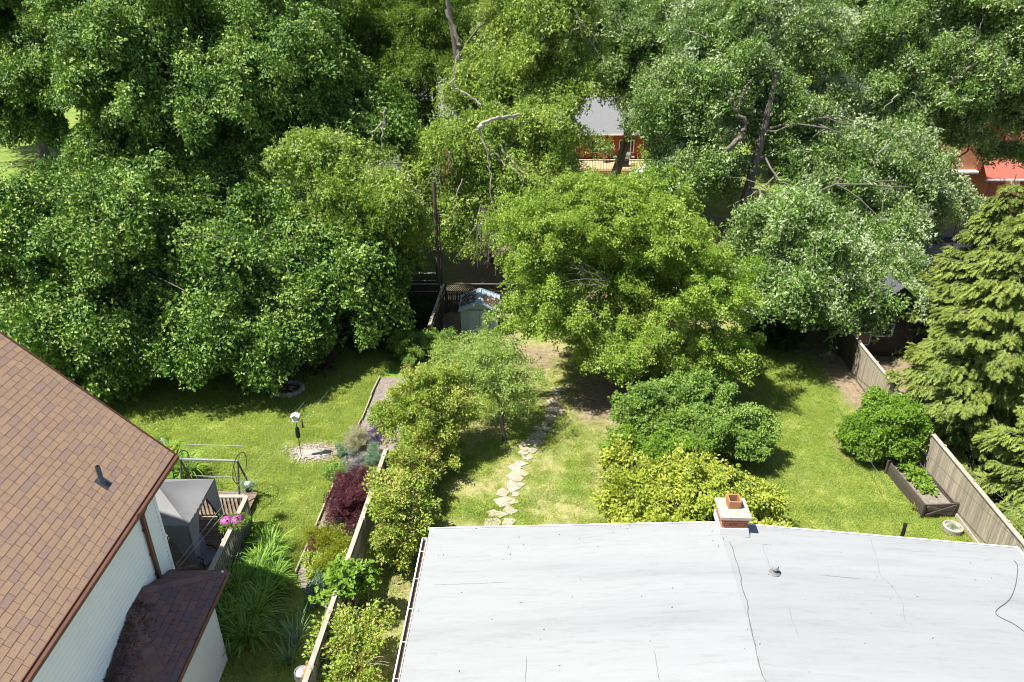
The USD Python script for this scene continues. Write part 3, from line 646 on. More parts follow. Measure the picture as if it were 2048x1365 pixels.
# membrane strips, each lapping a little over the next
cuts = [0.0, -1.9, -4.0, -6.3, -9.0, NV]
ucut = [[0.03, UR-.02], [0.03, UR-.02], [0.03, 3.4, UR-.02], [.03, UR-.02], [.03, 5.2, UR-.02]]
for i, (a, b) in enumerate(zip(cuts[:-1], cuts[1:])):
    for us in (ucut[i], [UR+.02, UR+4.1+.3*i, URR-.03]):
        for u0, u1 in zip(us[:-1], us[1:]):
            mb = MB(); n_ = 8; dz = .0035+.0006*i
            U = np.linspace(u0, u1, n_); rowa = [wp(u, a-.015, ZF(u)+dz) for u in U]; rowb = [wp(u, max(b-.04, NV), ZF(u)+dz) for u in U]
            mb.add(rowa+rowb, [[k, k+1, n_+k+1, n_+k] for k in range(n_-1)][::1]); mb.f[-1] = mb.f[-1][:, ::-1]
            obj('membrane_sheet', mb, M['membrane'], wroof)
def on_roof(px, py, dz=.012):
    p = at(px, py, 3.3)
    for _ in range(15):
        d = p[:2]-wo; u = d[0]*cw+d[1]*sw; p = at(px, py, ZF(min(max(u, 0), URR))+dz)
    return p
def roofline(name, pix, wdt, material, wob=0.0, parent=None):
    pts = [on_roof(*p) for p in pix]; P = []
    for a, b in zip(pts[:-1], pts[1:]):
        k = max(2, int(np.linalg.norm(b-a)/.12)); P += [a+(b-a)*t for t in np.linspace(0, 1, k, endpoint=False)]
    P = np.array(P+[pts[-1]]); P[1:-1, 0] += (meshkit.noise(np.stack([P[1:-1, 1]*5, P[1:-1, 0], P[1:-1, 2]*0+len(pix)], -1))-.5)*wob
    mb = MB(); mb.tube(P, np.r_[wdt*.5, wdt*(0.6+.8*rng.random(len(P)-2)), wdt*.5], 5); return obj(name, mb, material, parent or wroof)
roofline('ridge_seam', [(1458, 1083), (1466, 1096), (1480, 1150), (1495, 1215), (1505, 1270), (1518, 1330), (1530, 1362), (1545, 1420)], .012, M['seam'], .06)
for pix in ([(868, 1170), (930, 1168), (1010, 1165)], [(1640, 1150), (1720, 1158)]) : roofline('membrane_seam', pix, .003, M['seam_pale'], .03)
for pix in ([(1525, 1090), (1535, 1120), (1541, 1138)], [(1735, 1062), (1752, 1110), (1760, 1150), (1790, 1180), (1806, 1210), (1811, 1247)], [(1308, 1300), (1316, 1350), (1319, 1362)], [(1052, 1312), (1051, 1365)], [(1575, 1210), (1598, 1278)], [(1525, 1090), (1536, 1090)]):
    roofline('membrane_seam', pix, .006, M['seam_pale'], .04)
m = MB().beam(wp(-.02, 0.03, ZL-.10), wp(URR+.02, .03, ZF(URR)-.10), .04, .2) if False else MB()
for u0, u1 in ((-.02, UR), (UR, URR+.02)): m.beam(wp(u0, .03, ZF(max(u0, 0))-.08), wp(u1, .03, ZF(min(u1, URR))-.08), .04, .18)
m.beam(wp(URR+.03, .03, ZR-.08), wp(URR+.03, NV, ZR-.08), .04, .18)
obj('fascia', m, M['white_trim'], wh)
m = MB().quad(wp(.45, -.5, 0), wp(.45, NV, 0), wp(.45, NV, ZL-.15), wp(.45, -.5, ZL-.15)).quad(wp(URR-.45, -.5, 0), wp(.45, -.5, 0), wp(.45, -.5, ZL-.15), wp(URR-.45, -.5, ZR-.15)).quad(wp(URR-.45, NV, 0), wp(URR-.45, -.5, 0), wp(URR-.45, -.5, ZR-.15), wp(URR-.45, NV, ZR-.15))
obj('wall', m, M['siding'], wh)
m = MB()                                                     # open trough gutter
for du, w_, hz in ((-.155, .012, -.02), (-.03, .012, -.02)): m.beam(wp(du, -.35, ZL-.07+hz), wp(du, NV, ZL-.07+hz), .014, .11)
m.beam(wp(-.155, -.35, ZL-.03), wp(-.155, NV, ZL-.03), .032, .022)
m.box(wp(-.09, -.35, ZL-.09), (.14, .014, .11), YAW)
gut = obj('gutter', m, M['white_trim'], wh)
obj('gutter_bed', MB().beam(wp(-.092, -.36, ZL-.135), wp(-.092, NV, ZL-.135), .115, .02), M['litter'], gut)
for k in range(16):
    v = -.9-1.05*k
    if v > NV: obj('hanger', MB().box(wp(-.09, v, ZL-.035), (.12, .018, .012), YAW), M['white_trim'], gut)
m = MB()
for k in range(75):
    u, v = rng.uniform(.1, URR-.1), -abs(rng.normal(0, 3.2))-.05
    if v < NV+.5: continue
    c = wp(u, v, ZF(u)+.012); a = rng.uniform(0, 3.1); d = np.array([math.cos(a), math.sin(a), 0])*rng.uniform(.010, .026); q_ = np.array([-d[1], d[0], 0])*.4
    m.quad(c-d-q_, c+d-q_, c+d+q_+[0, 0, .008], c-d+q_)
obj('leaf_debris', m, M['litter'], wroof, kind='stuff')
# chimney
cc = on_roof(1463, 1052); cw_, cd_ = .72, .74
cb = np.array([cc[0], cc[1]+.12]); zb = ZRG-.08
ux, uy = np.array([cw, sw]), np.array([-sw, cw])
def cpnt(a, b, z): return np.array([*(cb+ux*a+uy*b), z])
ch = obj('chimney', MB().frame(cpnt(0, 0, zb+.28), (*ux, 0), (*uy, 0), (0, 0, 1), cw_-.03, cd_-.03, .48), M['mortar'], wh)
rb = np.random.default_rng(5)
for course in range(6):
    z = zb+.04+course*.082
    for (o, a_, n_) in (((-cw_/2, -cd_/2), ux, -uy), ((cw_/2, -cd_/2), uy, ux), ((cw_/2, cd_/2), -ux, uy), ((-cw_/2, cd_/2), -uy, -ux)):
        o3 = cb+ux*o[0]+uy*o[1]; s0 = 0.0 if course % 2 else .105; e = [0.0]+[s0+.21*k for k in range(5) if .02 < s0+.21*k < cw_-.02]+[cw_]
        for u0, u1 in zip(e[:-1], e[1:]):
            if u1-u0 < .05: continue
            c = o3+a_*((u0+u1)/2)-n_*(.045-rb.uniform(0, .009))
            obj('brick', MB().frame((*c, z+.036), (*a_, 0), (*n_, 0), (0, 0, 1), u1-u0-.012, .09, .068), M['brick'], ch)
obj('base_flashing', MB().frame(cpnt(0, 0, zb+.10), (*ux, 0), (*uy, 0), (0, 0, 1), cw_+.07, cd_+.07, .20), M['white_trim'], ch)
mb = MB()
for s_ in (0,): 
    b4 = [cpnt(-.42, -.56, zb+.04), cpnt(.42, -.56, zb+.04), cpnt(.40, -.40, zb+.20), cpnt(-.40, -.40, zb+.20)]; mb.quad(*b4)
obj('cricket', mb, M['membrane'], ch)
mb = MB().frame(cpnt(0, 0, zb+.58), (*ux, 0), (*uy, 0), (0, 0, 1), cw_+.14, cd_+.14, .09)
cap = obj('cap', mb, M['cement'], ch)
mb = MB(); o_, i_ = .15, .118
fl = cb+ux*.03+uy*.12; 
outer = affinity.translate(sbox(-o_, -o_, o_, o_).buffer(.03), 0, 0); inner = sbox(-i_, -i_, i_, i_).buffer(.02)
mb.poly(outer.difference(inner), 0, .26, lambda v: np.stack([fl[0]+v[:, 0]*cw-v[:, 1]*sw, fl[1]+v[:, 0]*sw+v[:, 1]*cw, v[:, 2]+zb+.61], 1))
obj('flue', mb, M['clay'], cap)
obj('flue_throat', MB().box((fl[0], fl[1], zb+.65), (.26, .26, .04), YAW), M['soot'], cap)
p = on_roof(1549, 1146)
vent = obj('roof_vent', MB().lathe([(0, .1), (.055, .1), (.055, .13), (.085, .14), (.085, .2), (.06, .24), (0, .25)], tuple(p), 14), M['membrane'], wh, smooth=40)
obj('vent_collar', MB().lathe([(0.04, .005), (.15, .005), (.12, .03), (.05, .05), (.05, .12), (0, .12)], tuple(p), 16), M['seam'], vent, smooth=40)
b = on_roof(1817, 1074); b[1] += .28
obj('drain_pipe', MB().tube([b+[0, 0, -2.5], b+[.0, 0, .0], b+[.0, .02, .22]], .055, 10), M['black'], wh, smooth=50)
cbl = MB(); pts = [on_roof(*p, .02) for p in ((2120, 1330), (2035, 1253), (1992, 1228), (2020, 1198), (2033, 1160), (2034, 1128), (2028, 1122))]
cp_ = np.array(pts); tt = np.linspace(0, len(cp_)-1, 40)
from scipy.interpolate import PchipInterpolator
cbl.tube(np.stack([PchipInterpolator(np.arange(len(cp_)), cp_[:, k])(tt) for k in range(3)], 1), .009, 5)
obj('roof_cable', cbl, M['cable'], label='thin grey cable looping over the right end of the pale roof', cat='cable')

# ------------------------------------------------------------------ fences
def board_fence(name, label, a, b, h, group=None, bw=.14, material='wood_grey', cap='wood_cap', posts=2.4, rails=True, side=1, lattice=0.0, proud=.012, seed=1, capw=.14, kick=False, z0=0.0):
    r = np.random.default_rng(seed); a, b = np.array([*a, z0]), np.array([*b, z0]); d = b-a; ln = np.linalg.norm(d); x = d/ln; n = np.array([-x[1], x[0], 0])*side
    t = thing(name, label, 'fence', tuple(a), 0.0, group)
    hb = h-lattice; k = int(ln/bw)
    for i in range(k):
        c = x*(i+.5)*ln/k + n*(.018+(r.random()-.5)*.006); hh = hb-.03+r.normal(0, .006)
        M3 = Rot.from_euler('z', math.atan2(x[1], x[0])+r.normal(0, .02)).as_matrix()
        obj('board', MB().frame(c+[0, 0, .05+hh/2], M3[:, 0], M3[:, 1], M3[:, 2], ln/k-.008, .02, hh-.06), M[material], t)
    npst = int(ln/posts)+1
    for i in range(npst+1):
        c = x*min(i*ln/npst, ln)-n*.055
        obj('post', MB().frame(c+[0, 0, h/2+.03], x, n, (0, 0, 1), .10, .10, h+.06), M[material], t)
    if rails:
        for z in (.35, hb*.55 if lattice else h*.55, hb-.2):
            obj('rail', MB().beam(-n*.03+[0, 0, z], d-n*.03+[0, 0, z], .045, .09), M[material], t)
    obj('cap', MB().beam([0, 0, h+.015]-x*.05, d+[0, 0, h+.015]+x*.05, capw, .035), M[cap], t)
    if kick: obj('kickboard', MB().beam([0, 0, .07]+n*.05, d+[0, 0, .07]+n*.05, .045, .15), M[cap], t)
    if lattice:
        lt = MB(); s = 0.0
        while s < ln+lattice:
            for dr in (1, -1):
                u0, u1 = (s-lattice, s) if dr > 0 else (s, s-lattice); c0, c1 = max(0, min(ln, u0)), max(0, min(ln, u1))
                f0, f1 = (c0-u0)/(u1-u0), (c1-u0)/(u1-u0)
                if abs(c1-c0) > .03: lt.beam(x*c0+[0, 0, hb+lattice*f0]+n*(.006*dr), x*c1+[0, 0, hb+lattice*f1]+n*(.006*dr), .035, .008, up=n)
            s += .11
        obj('lattice', lt, M[material], t, kind='stuff')
        obj('cap', MB().beam([0, 0, hb], d+[0, 0, hb], .09, .04), M[cap], t)
    return t
fx = lambda y: -5.17+(y-13.1)*.056
board_fence('board_fence', 'near grey board fence section running from the bottom edge, beside the steel keg', (fx(9.5), 9.5), (fx(16.9)-.02, 16.9), 1.75, 'grey board fences between the gardens', seed=1)
board_fence('board_fence', 'grey board fence section behind the purple barberry bush, with sunlit sloping cap', (fx(17.0), 17.0), (fx(22.6), 22.6), 1.8, 'grey board fences between the gardens', seed=2)
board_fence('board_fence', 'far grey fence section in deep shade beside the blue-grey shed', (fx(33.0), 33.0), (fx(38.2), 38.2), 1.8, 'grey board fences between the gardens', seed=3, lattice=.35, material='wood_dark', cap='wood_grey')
board_fence('lattice_fence', 'dark lattice-topped fence behind the blue-grey shed', (-3.7, 38.3), (2.5, 38.3), 1.75, 'dark lattice-topped fences at the back', lattice=.42, material='wood_dark', cap='wood_dark', side=-1, seed=4)
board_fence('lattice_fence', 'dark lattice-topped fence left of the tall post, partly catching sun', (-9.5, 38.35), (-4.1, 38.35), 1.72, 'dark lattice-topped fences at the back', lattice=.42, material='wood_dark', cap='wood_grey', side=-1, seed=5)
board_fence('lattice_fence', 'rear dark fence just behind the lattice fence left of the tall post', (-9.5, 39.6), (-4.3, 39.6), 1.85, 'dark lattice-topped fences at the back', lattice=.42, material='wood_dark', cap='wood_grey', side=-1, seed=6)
board_fence('garden_fence', 'long weathered fence beside the spruces, running behind the round planter', (15.85, 14.6), (16.15, 27.2), 1.7, None, side=1, seed=7, capw=.16, kick=True)
board_fence('garden_fence', 'weathered fence panel with streaky boards in front of the dark shed windows', (16.2, 27.3), (16.35, 31.4), 1.75, None, side=1, seed=8, material='wood_grey')
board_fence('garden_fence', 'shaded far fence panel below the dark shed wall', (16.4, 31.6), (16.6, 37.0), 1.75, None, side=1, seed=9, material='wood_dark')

# ------------------------------------------------------------------ deck with railing
DZ = .42
dk = thing('deck', 'weathered wooden deck with baluster railing behind the brown roof house', 'deck', (0, 0, 0))
dx0, dx1, dy0, dy1 = -13.2, -9.15, 15.75, 20.5
for k in range(34):
    y = dy0+.07+k*.142
    if y > dy1-.05: break
    obj('deck_board', MB().box(((dx0+dx1)/2, y, DZ-.018), (dx1-dx0-.02, .132, .036)), M['deck'], dk)
RAILZ = 1.38
obj('cap_rail', MB().beam((dx1, dy0-.35, RAILZ), (dx1, dy1+.06, RAILZ), .15, .04), M['wood_cap'], dk)
obj('cap_rail', MB().beam((dx0, dy1, RAILZ+.003), (dx1-.08, dy1, RAILZ+.003), .15, .04), M['wood_cap'], dk)
obj('lower_rail', MB().beam((dx0, dy1-.03, DZ+.05), (dx1-.06, dy1-.03, DZ+.05), .14, .04), M['wood_cap'], dk)
obj('lower_rail', MB().beam((dx1-.03, dy0, DZ+.10), (dx1-.03, dy1-.1, DZ+.10), .04, .09), M['deck'], dk)
obj('upper_rail', MB().beam((dx1-.03, dy0, RAILZ-.09), (dx1-.03, dy1-.1, RAILZ-.09), .04, .09), M['deck'], dk)
obj('rim_board', MB().beam((dx1+.0, dy0, DZ-.12), (dx1+.0, dy1+.02, DZ-.12), .04, .2), M['deck'], dk)
y = dy0-.3
while y < dy1-.04:
    obj('baluster', MB().box((dx1+.032, y, .70), (.038, .045, 1.30)), M['wood_grey'], dk); y += .125
x = dx1-.2
while x > dx0:
    obj('baluster', MB().box((x, dy1+.03, .90), (.038, .038, .92)), M['deck'], dk); x -= .135
for (x, y) in ((dx1-.09, dy1-.06), (dx1-.09, 18.4), (dx1-.09, dy0+.06), (-11.2, dy1-.06)): obj('post', MB().box((x, y, RAILZ/2-.02), (.09, .09, RAILZ-.02)), M['wood_grey'], dk)
# lower outdoor platform behind the deck
pf = thing('platform', 'brown timber step platform behind the deck under the swing frame', 'platform', (0, 0, 0))
for k in range(9): obj('plank', MB().box((-10.9, 21.0+.145*k, .2), (2.9, .135, .05)), M['deck'], pf)
for x in (-12.2, -9.6): obj('joist', MB().box((x, 21.58, .085), (.1, 1.3, .17)), M['wood_grey'], pf)

# ------------------------------------------------------------------ grey canopy gazebo on the deck
GX0, GX1, GY0, GY1, GZ_, GA = -12.6, -9.95, 17.85, 20.15, 2.4, 3.15
gz_ = thing('gazebo', 'grey canvas gazebo with tapered corner curtains standing on the deck', 'gazebo', (0, 0, 0))
def fabric(P00, P10, P01, P11, nu=7, nv=7, sag=.05):
    u, v = np.meshgrid(np.linspace(0, 1, nu), np.linspace(0, 1, nv), indexing='ij'); u, v = u[..., None], v[..., None]
    P = (1-u)*(1-v)*np.array(P00)+u*(1-v)*np.array(P10)+(1-u)*v*np.array(P01)+u*v*np.array(P11)
    P[..., 2] -= sag*(np.sin(np.pi*u)*np.sin(np.pi*v))[..., 0]
    i, j = np.meshgrid(np.arange(nu-1), np.arange(nv-1), indexing='ij')
    f = np.stack([i*nv+j, (i+1)*nv+j, (i+1)*nv+j+1, i*nv+j+1], -1).reshape(-1, 4); return P.reshape(-1, 3), f
apex = np.array([(GX0+GX1)/2, (GY0+GY1)/2, GA]); C = [np.array(p) for p in ((GX0, GY0, GZ_), (GX1, GY0, GZ_), (GX1, GY1, GZ_), (GX0, GY1, GZ_))]
for k in range(4):
    a, b = C[k], C[(k+1) % 4]; obj('canopy_panel', MB().add(*fabric(a, b, apex, apex+(b-a)*1e-3, 9, 6, .10)), M['gazebo'], gz_, smooth=40)
for k in range(4):
    a, b = C[k], C[(k+1) % 4]; o = unit(np.array([*( (a+b)/2-apex)[:2], 0]))*.02
    n_ = 13; t = np.linspace(0, 1, n_); arch = .13+.16*(np.abs(2*t-1)**3)
    top = a+(b-a)*t[:, None]+o; bot = top-np.stack([t*0, t*0, arch], 1); v = np.vstack([top, bot]); f = np.array([[i, i+1, n_+i+1, n_+i] for i in range(n_-1)])
    obj('valance', MB().add(v, f), M['gazebo'], gz_)
for k in range(4):
    c = C[k]; bz_ = DZ; ctr = apex[:2]
    for e in (C[(k+1) % 4], C[k-1]):
        d = unit(np.array([*(e-c)[:2], 0])); o = np.array([*unit(c[:2]-ctr), 0])*.02
        tz = np.linspace(0, 1, 8); w = .62*(1-tz)**1.6+.20
        flo = np.array([*unit(c[:2]-ctr), 0])*.05
        L0 = c+o+np.outer(tz, [0, 0, bz_-c[2]])+np.outer(tz**2, flo); L1 = L0+d*w[:, None]-np.stack([tz*0, tz*0, .16*(1-tz)], 1)
        obj('corner_curtain', MB().add(np.vstack([L0, L1]), np.array([[i, i+1, 8+i+1, 8+i] for i in range(7)])), M['gazebo'], gz_)
    obj('leg', MB().tube([c-[0, 0, .03], np.array([c[0], c[1], DZ])], .022, 6), M['steel_dark'], gz_)
for k in range(4): obj('rafter', MB().tube([C[k]-[0, 0, .04], apex-[0, 0, .06]], .015, 5), M['steel_dark'], gz_)

# ------------------------------------------------------------------ furniture on the deck and lawn
gr = thing('grill', 'dark covered grill standing under the front of the grey gazebo', 'grill', (-10.6, 16.55, DZ))
obj('cart', MB().box((0, 0, .42), (1.05, .5, .78)), M['black'], gr)
obj('lid', MB().tube([(-.42, 0, .88), (.42, 0, .88)], .24, 12), M['black'], gr, smooth=40)
obj('side_shelf', MB().box((.72, 0, .82), (.36, .44, .03)), M['steel_dark'], gr)
obj('handle', MB().tube([(-.3, -.28, .92), (.3, -.28, .92)], .014, 6), M['steel_grey'], gr)
def sling_chair(name, label, loc, rz):
    t = thing(name, label, 'chair', loc, rz)
    obj('seat', MB().box((0, 0, .43), (.5, .5, .025), rx=.12), M['sling'], t); obj('backrest', MB().box((0, .30, .76), (.5, .025, .66), rx=-.22), M['sling'], t)
    for s in (-1, 1):
        obj('leg', MB().tube([(s*.27, -.24, 0), (s*.27, -.2, .42), (s*.27, -.22, .64)], .016, 6), M['black'], t)
        obj('leg', MB().tube([(s*.27, .30, 0), (s*.27, .24, .42)], .016, 6), M['black'], t)
        obj('armrest', MB().tube([(s*.27, -.24, .64), (s*.29, -.05, .67), (s*.27, .28, .62)], .024, 6), M['black'], t, smooth=50)
    return t
sling_chair('deck_chair', 'grey sling chair with black arms on the deck, by the flower basket', (-9.78, 18.15, DZ), math.radians(60))
tb = thing('side_table', 'small table with white cup beside the sling chair on the deck', 'table', (-9.5, 17.35, DZ))
obj('table_top', MB().lathe([(0, .42), (.17, .42), (.17, .44), (0, .44)], n=16), M['white_pl'], tb); 
for k in range(3): a = k*2.1; obj('leg', MB().tube([(.05*math.cos(a), .05*math.sin(a), .42), (.17*math.cos(a), .17*math.sin(a), 0)], .012, 5), M['black'], tb)

sw_ = thing('swing_frame', 'dark metal garden swing frame without seat, behind the deck', 'swing', (-10.9, 22.0, 0), math.radians(-3))
hw = 1.05
obj('top_beam', MB().beam((-hw, 0, 1.82), (hw, 0, 1.82), .09, .05), M['steel_grey'], sw_)
obj('canopy_bar', MB().tube([(-hw, .62, 2.02), (hw, .62, 2.02)], .018, 6), M['steel_grey'], sw_)
for s in (-1, 1):
    obj('leg', MB().tube([(s*hw, .02, 1.82), (s*(hw+.02), -.62, .0)], .034, 7), M['steel_dark'], sw_); obj('leg', MB().tube([(s*hw, -.02, 1.82), (s*(hw+.02), .62, .0)], .034, 7), M['steel_dark'], sw_)
    a = np.linspace(-1.0, math.pi+1.0, 19); obj('canopy_hoop', MB().tube(np.stack([np.full(19, s*(hw+.03)), .62*np.cos(a), 1.52+.52*np.sin(a)], 1), .016, 5), M['black'], sw_, smooth=50)
    obj('seat_hanger', MB().tube([(s*(hw-.18), 0, 1.6), (s*(hw-.18), 0, .75), (s*(hw-.16), -.1, .45)], .014, 5), M['steel_dark'], sw_)
obj('seat_bar', MB().tube([(-hw+.18, .05, 1.05), (hw-.18, .05, 1.05)], .014, 5), M['steel_grey'], sw_)
obj('seat_bar', MB().tube([(-hw+.16, -.1, .47), (hw-.16, -.1, .47)], .014, 5), M['steel_grey'], sw_)

def flower_ball(t, part, c, rad, leaf, nf, flower, seed, nfl):
    r = np.random.default_rng(seed); d = randdir(nfl, r); d[:, 2] = np.abs(d[:, 2])-.3; d = unit_rows(d); P = np.array(c)+d*rad*np.array([1, 1, .75])
    fl = MB()
    for k in range(5): 
        a = k*1.2566; v, f = leaf_quad(.045, .05, .15); fl.add(v@Rot.from_euler('zy', [0, 0]).as_matrix().T@Rot.from_euler('z', a).as_matrix().T, f)
    R = frames(np.cross(d, r.normal(size=d.shape)), d)
    instancer(str(t.GetPath())+'/'+part, [fl], flower, P, R, r.uniform(.8, 1.3, nfl))
    d = randdir(nf, r); d[:, 2] = np.abs(d[:, 2])*.9-.35; P = np.array(c)+d*rad*np.array([.85, .85, .65])
    instancer(str(t.GetPath())+'/leaves', SPR['tiny'], leaf, P, frames(d+r.normal(0, .4, d.shape), np.tile([0, 0, 1.0], (nf, 1))), r.uniform(.6, 1, nf))
for (px, py, lab, sd) in ((453, 1045, 'pink petunia basket hanging inside the deck rail, left one of the pair', 4), (475, 1042, 'magenta petunia basket hanging outside the deck rail, right one of the pair', 5)):
    p = at(px, py, 1.45); t = thing('flower_basket', lab, 'flower basket', tuple(p), 0, 'petunia baskets on the deck rail')
    obj('pot', MB().lathe([(0, -.22), (.10, -.22), (.17, -.02), (.16, .0), (0, -.03)], n=14), M['black'], t, smooth=40)
    flower_ball(t, 'blooms', (0, 0, .02), .22, L['green'], 70, L['pink'], sd, 230)
    obj('bracket', MB().tube([(0, 0, -.06), (.0, .12, -.02), (.0, .2, -.06)], .01, 5), M['black'], t)
p = at(494, 984, 1.40)
t = thing('white_flower_pot', 'pot of white flowers at the far corner of the deck rail', 'flower pot', tuple(p+np.array([.05, .05, 0])))
obj('pot', MB().lathe([(0, 0), (.10, 0), (.14, .18), (.12, .18), (0, .15)], n=14), M['black'], t, smooth=40)
flower_ball(t, 'blooms', (0, 0, .28), .13, L['bluegreen'], 40, L['whitef'], 8, 70)
for (nm, px, py, lab, lf, rad) in (('orange_flower_pot', 340, 902, 'pot of bright orange flowers at the far corner of the brown roof', L['orangef'], .3), ('pale_flower_pot', 325, 880, 'pot of pale pink and white flowers behind the brown roof corner', L['whitef'], .15)):
    p = at(px, py, .5); t = thing(nm, lab, 'flower pot', (p[0], p[1], 0))
    obj('pot', MB().lathe([(0, 0), (.14, 0), (.19, .34), (.16, .34), (0, .30)], n=14), M['black'], t, smooth=40)
    flower_ball(t, 'blooms', (0, 0, .45), rad, L['green'], 90, lf, int(px), int(160*rad/.2) if rad > .2 else 50)

# bird feeder on a pole
p = at(603, 914, 0); t = thing('bird_feeder', 'white house-shaped bird feeder on a thin pole with black squirrel baffle', 'bird feeder', tuple(p))
obj('pole', MB().tube([(0, 0, 0), (0, 0, 1.72)], .013, 6), M['black'], t)
obj('baffle', MB().lathe([(0, .96), (.085, .96), (.085, 1.36), (.03, 1.44), (0, 1.44)], n=14), M['black'], t, smooth=40)
hs = obj('feeder_house', MB().box((0, 0, 1.74), (.26, .22, .03)).box((0, 0, 1.86), (.17, .15, .2)), M['white_pl'], t)
obj('feeder_roof', MB().box((-.075, 0, 2.0), (.2, .28, .02), ry=-.5).box((.075, 0, 2.0), (.2, .28, .02), ry=.5), M['white_pl'], t)
obj('hook', MB().tube([(0, 0, 1.5), (.1, 0, 1.75), (.2, 0, 1.9), (.24, 0, 1.86)], .008, 5), M['black'], t)
p2 = p+np.array([.24, 0, 0]); t = thing('tube_feeder', 'yellow hanging tube feeder on the hook right of the white feeder', 'bird feeder', tuple(p2))
obj('tube', MB().lathe([(0, 1.42), (.03, 1.42), (.03, 1.70), (0, 1.70)], n=10), M['glass'], t, smooth=40); obj('lid', MB().lathe([(0, 1.7), (.055, 1.7), (.03, 1.76), (0, 1.78)], n=10), M['yellow'], t); obj('tray', MB().lathe([(0, 1.40), (.07, 1.40), (.07, 1.425), (0, 1.425)], n=12), M['yellow'], t); obj('perch', MB().tube([(-.07, 0, 1.5), (.07, 0, 1.5)], .008, 5), M['yellow'], t)
obj('cord', MB().tube([(0, 0, 1.78), (0, 0, 1.86)], .004, 4), M['black'], t)
# gravel under it
gv = MB(); gp = at(622, 906, 0)
for k in range(1500):
    a, q_ = rng.uniform(0, 6.28), abs(rng.normal(0, .52)); x, y = gp[0]+1.15*q_*math.cos(a)*(1+.2*math.sin(3*a)), gp[1]+.62*q_*math.sin(a)
    gv.sph((x, y, .005), rng.uniform(.016, .04), 0, (1, 1, .6))
obj('gravel', gv, M['gravel'], label='pale gravel patch around the bird feeder pole', cat='gravel', kind='stuff')

def adirondack(name, label, px, py, rz):
    p = at(px, py, 0); t = thing(name, label, 'chair', tuple(p), rz, 'dark garden chairs by the fire ring')
    for k in range(5):
        x = -.22+.11*k; tp = 1.0+.10*math.cos((x)/.25*1.3); obj('back_slat', MB().beam((x*.75, .28, .30), (x*1.25, .66, tp), .10, .02, up=(0, 1, 0)), M['brown_chair'], t)
    for k in range(5): obj('seat_slat', MB().box((0, -.28+.125*k, .40-.022*k), (.54, .115, .022), rx=-.17), M['brown_chair'], t)
    for s in (-1, 1):
        obj('armrest', MB().box((s*.36, -.02, .60), (.14, .76, .025)), M['brown_chair'], t); obj('front_leg', MB().box((s*.31, -.34, .295), (.03, .10, .59)), M['brown_chair'], t)
        obj('rear_leg', MB().beam((s*.27, -.36, .36), (s*.27, .62, .04), .028, .11), M['brown_chair'], t)
    obj('back_brace', MB().beam((-.3, .50, .60), (.3, .50, .60), .03, .07), M['brown_chair'], t)
adirondack('garden_chair', 'dark slatted garden chair half hidden under the maple boughs', 597, 752, .05)
adirondack('garden_chair', 'dark slatted garden chair right of its twin, by the fire ring', 650, 748, -.45)
fp = at(578, 782, 0); t = thing('fire_ring', 'round stone fire ring filled with dark burnt wood on the left lawn', 'fire pit', tuple(fp))
for k in range(15):
    a = k*2*math.pi/15; mm = trimesh.creation.icosphere(1, 1.0); v = np.asarray(mm.vertices); v = v*(1+.35*(meshkit.noise(v*1.6+k*3.1)-.5))[:, None]*[.17, .13, .13]
    v = v@Rot.from_euler('z', a+1.57).as_matrix().T+[.62*math.cos(a), .58*math.sin(a), .10]; obj('stone', MB().add(v, mm.faces), M['rock'], t)
for k in range(14):
    a = rng.uniform(0, 6.28); q_ = rng.uniform(0, .35); c = np.array([q_*math.cos(a), q_*math.sin(a), rng.uniform(.08, .25)]); d = unit(rng.normal(size=3)*[1, 1, .6])*.25
    obj('burnt_log', MB().tube([c-d, c+d], rng.uniform(.025, .05), 6), M['ash' if k % 3 else 'clay'], t)

# keg used as a water tub
p = at(602, 1362, 0.0); kz = at(603, 1343, .62); t = thing('keg', 'old steel keg filled with water and orange clay pieces, left of the near fence', 'keg', (kz[0], kz[1], 0))
obj('body', MB().lathe([(0, 0), (.19, 0), (.205, .04), (.20, .12), (.215, .15), (.215, .19), (.20, .22), (.20, .40), (.215, .43), (.215, .47), (.20, .50), (.20, .58), (.205, .62), (.185, .62), (.182, .57), (0, .57)], n=24), M['keg'], t, smooth=35)
obj('water', MB().lathe([(0, .575), (.18, .575), (0, .58)], n=24), M['water'], t)
for (x, y, z, rr) in ((.09, .05, .60, .07), (.10, -.05, .59, .06), (.05, -.12, .585, .05)): obj('clay_piece', MB().sph((x, y, z), rr, 1, (1, 1, .7)), M['orange'], t, smooth=True)
obj('clay_pot', MB().lathe([(0, 0), (.05, 0), (.075, .12), (.06, .12), (0, .02)], (.14, .22, .55), 12), M['orange'], t)

# blue-grey resin shed
sd = thing('garden_shed', 'small blue-grey plastic garden shed with leaf litter on its gable roof', 'shed', (-1.72, 35.55, 0))
hw, dp, ez, pk = .98, 1.75, 1.48, 1.84
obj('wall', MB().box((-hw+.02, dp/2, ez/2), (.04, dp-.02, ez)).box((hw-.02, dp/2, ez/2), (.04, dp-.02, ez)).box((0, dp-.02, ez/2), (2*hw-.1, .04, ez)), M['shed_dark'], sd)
obj('front_wall', MB().box((-.74, .02, ez/2), (.46, .05, ez)).box((.74, .02, ez/2), (.46, .05, ez)).add([(-hw, .0, ez), (hw, .0, ez), (0, .0, pk-.03)], [[0, 1, 2]]), M['shed'], sd)
for s in (-1, 1): obj('door', MB().box((s*.255, -.012, .73), (.49, .04, 1.42)), M['shed'], sd); obj('door_trim', MB().box((s*.53, -.03, .735), (.07, .04, 1.46)), M['shed'], sd)
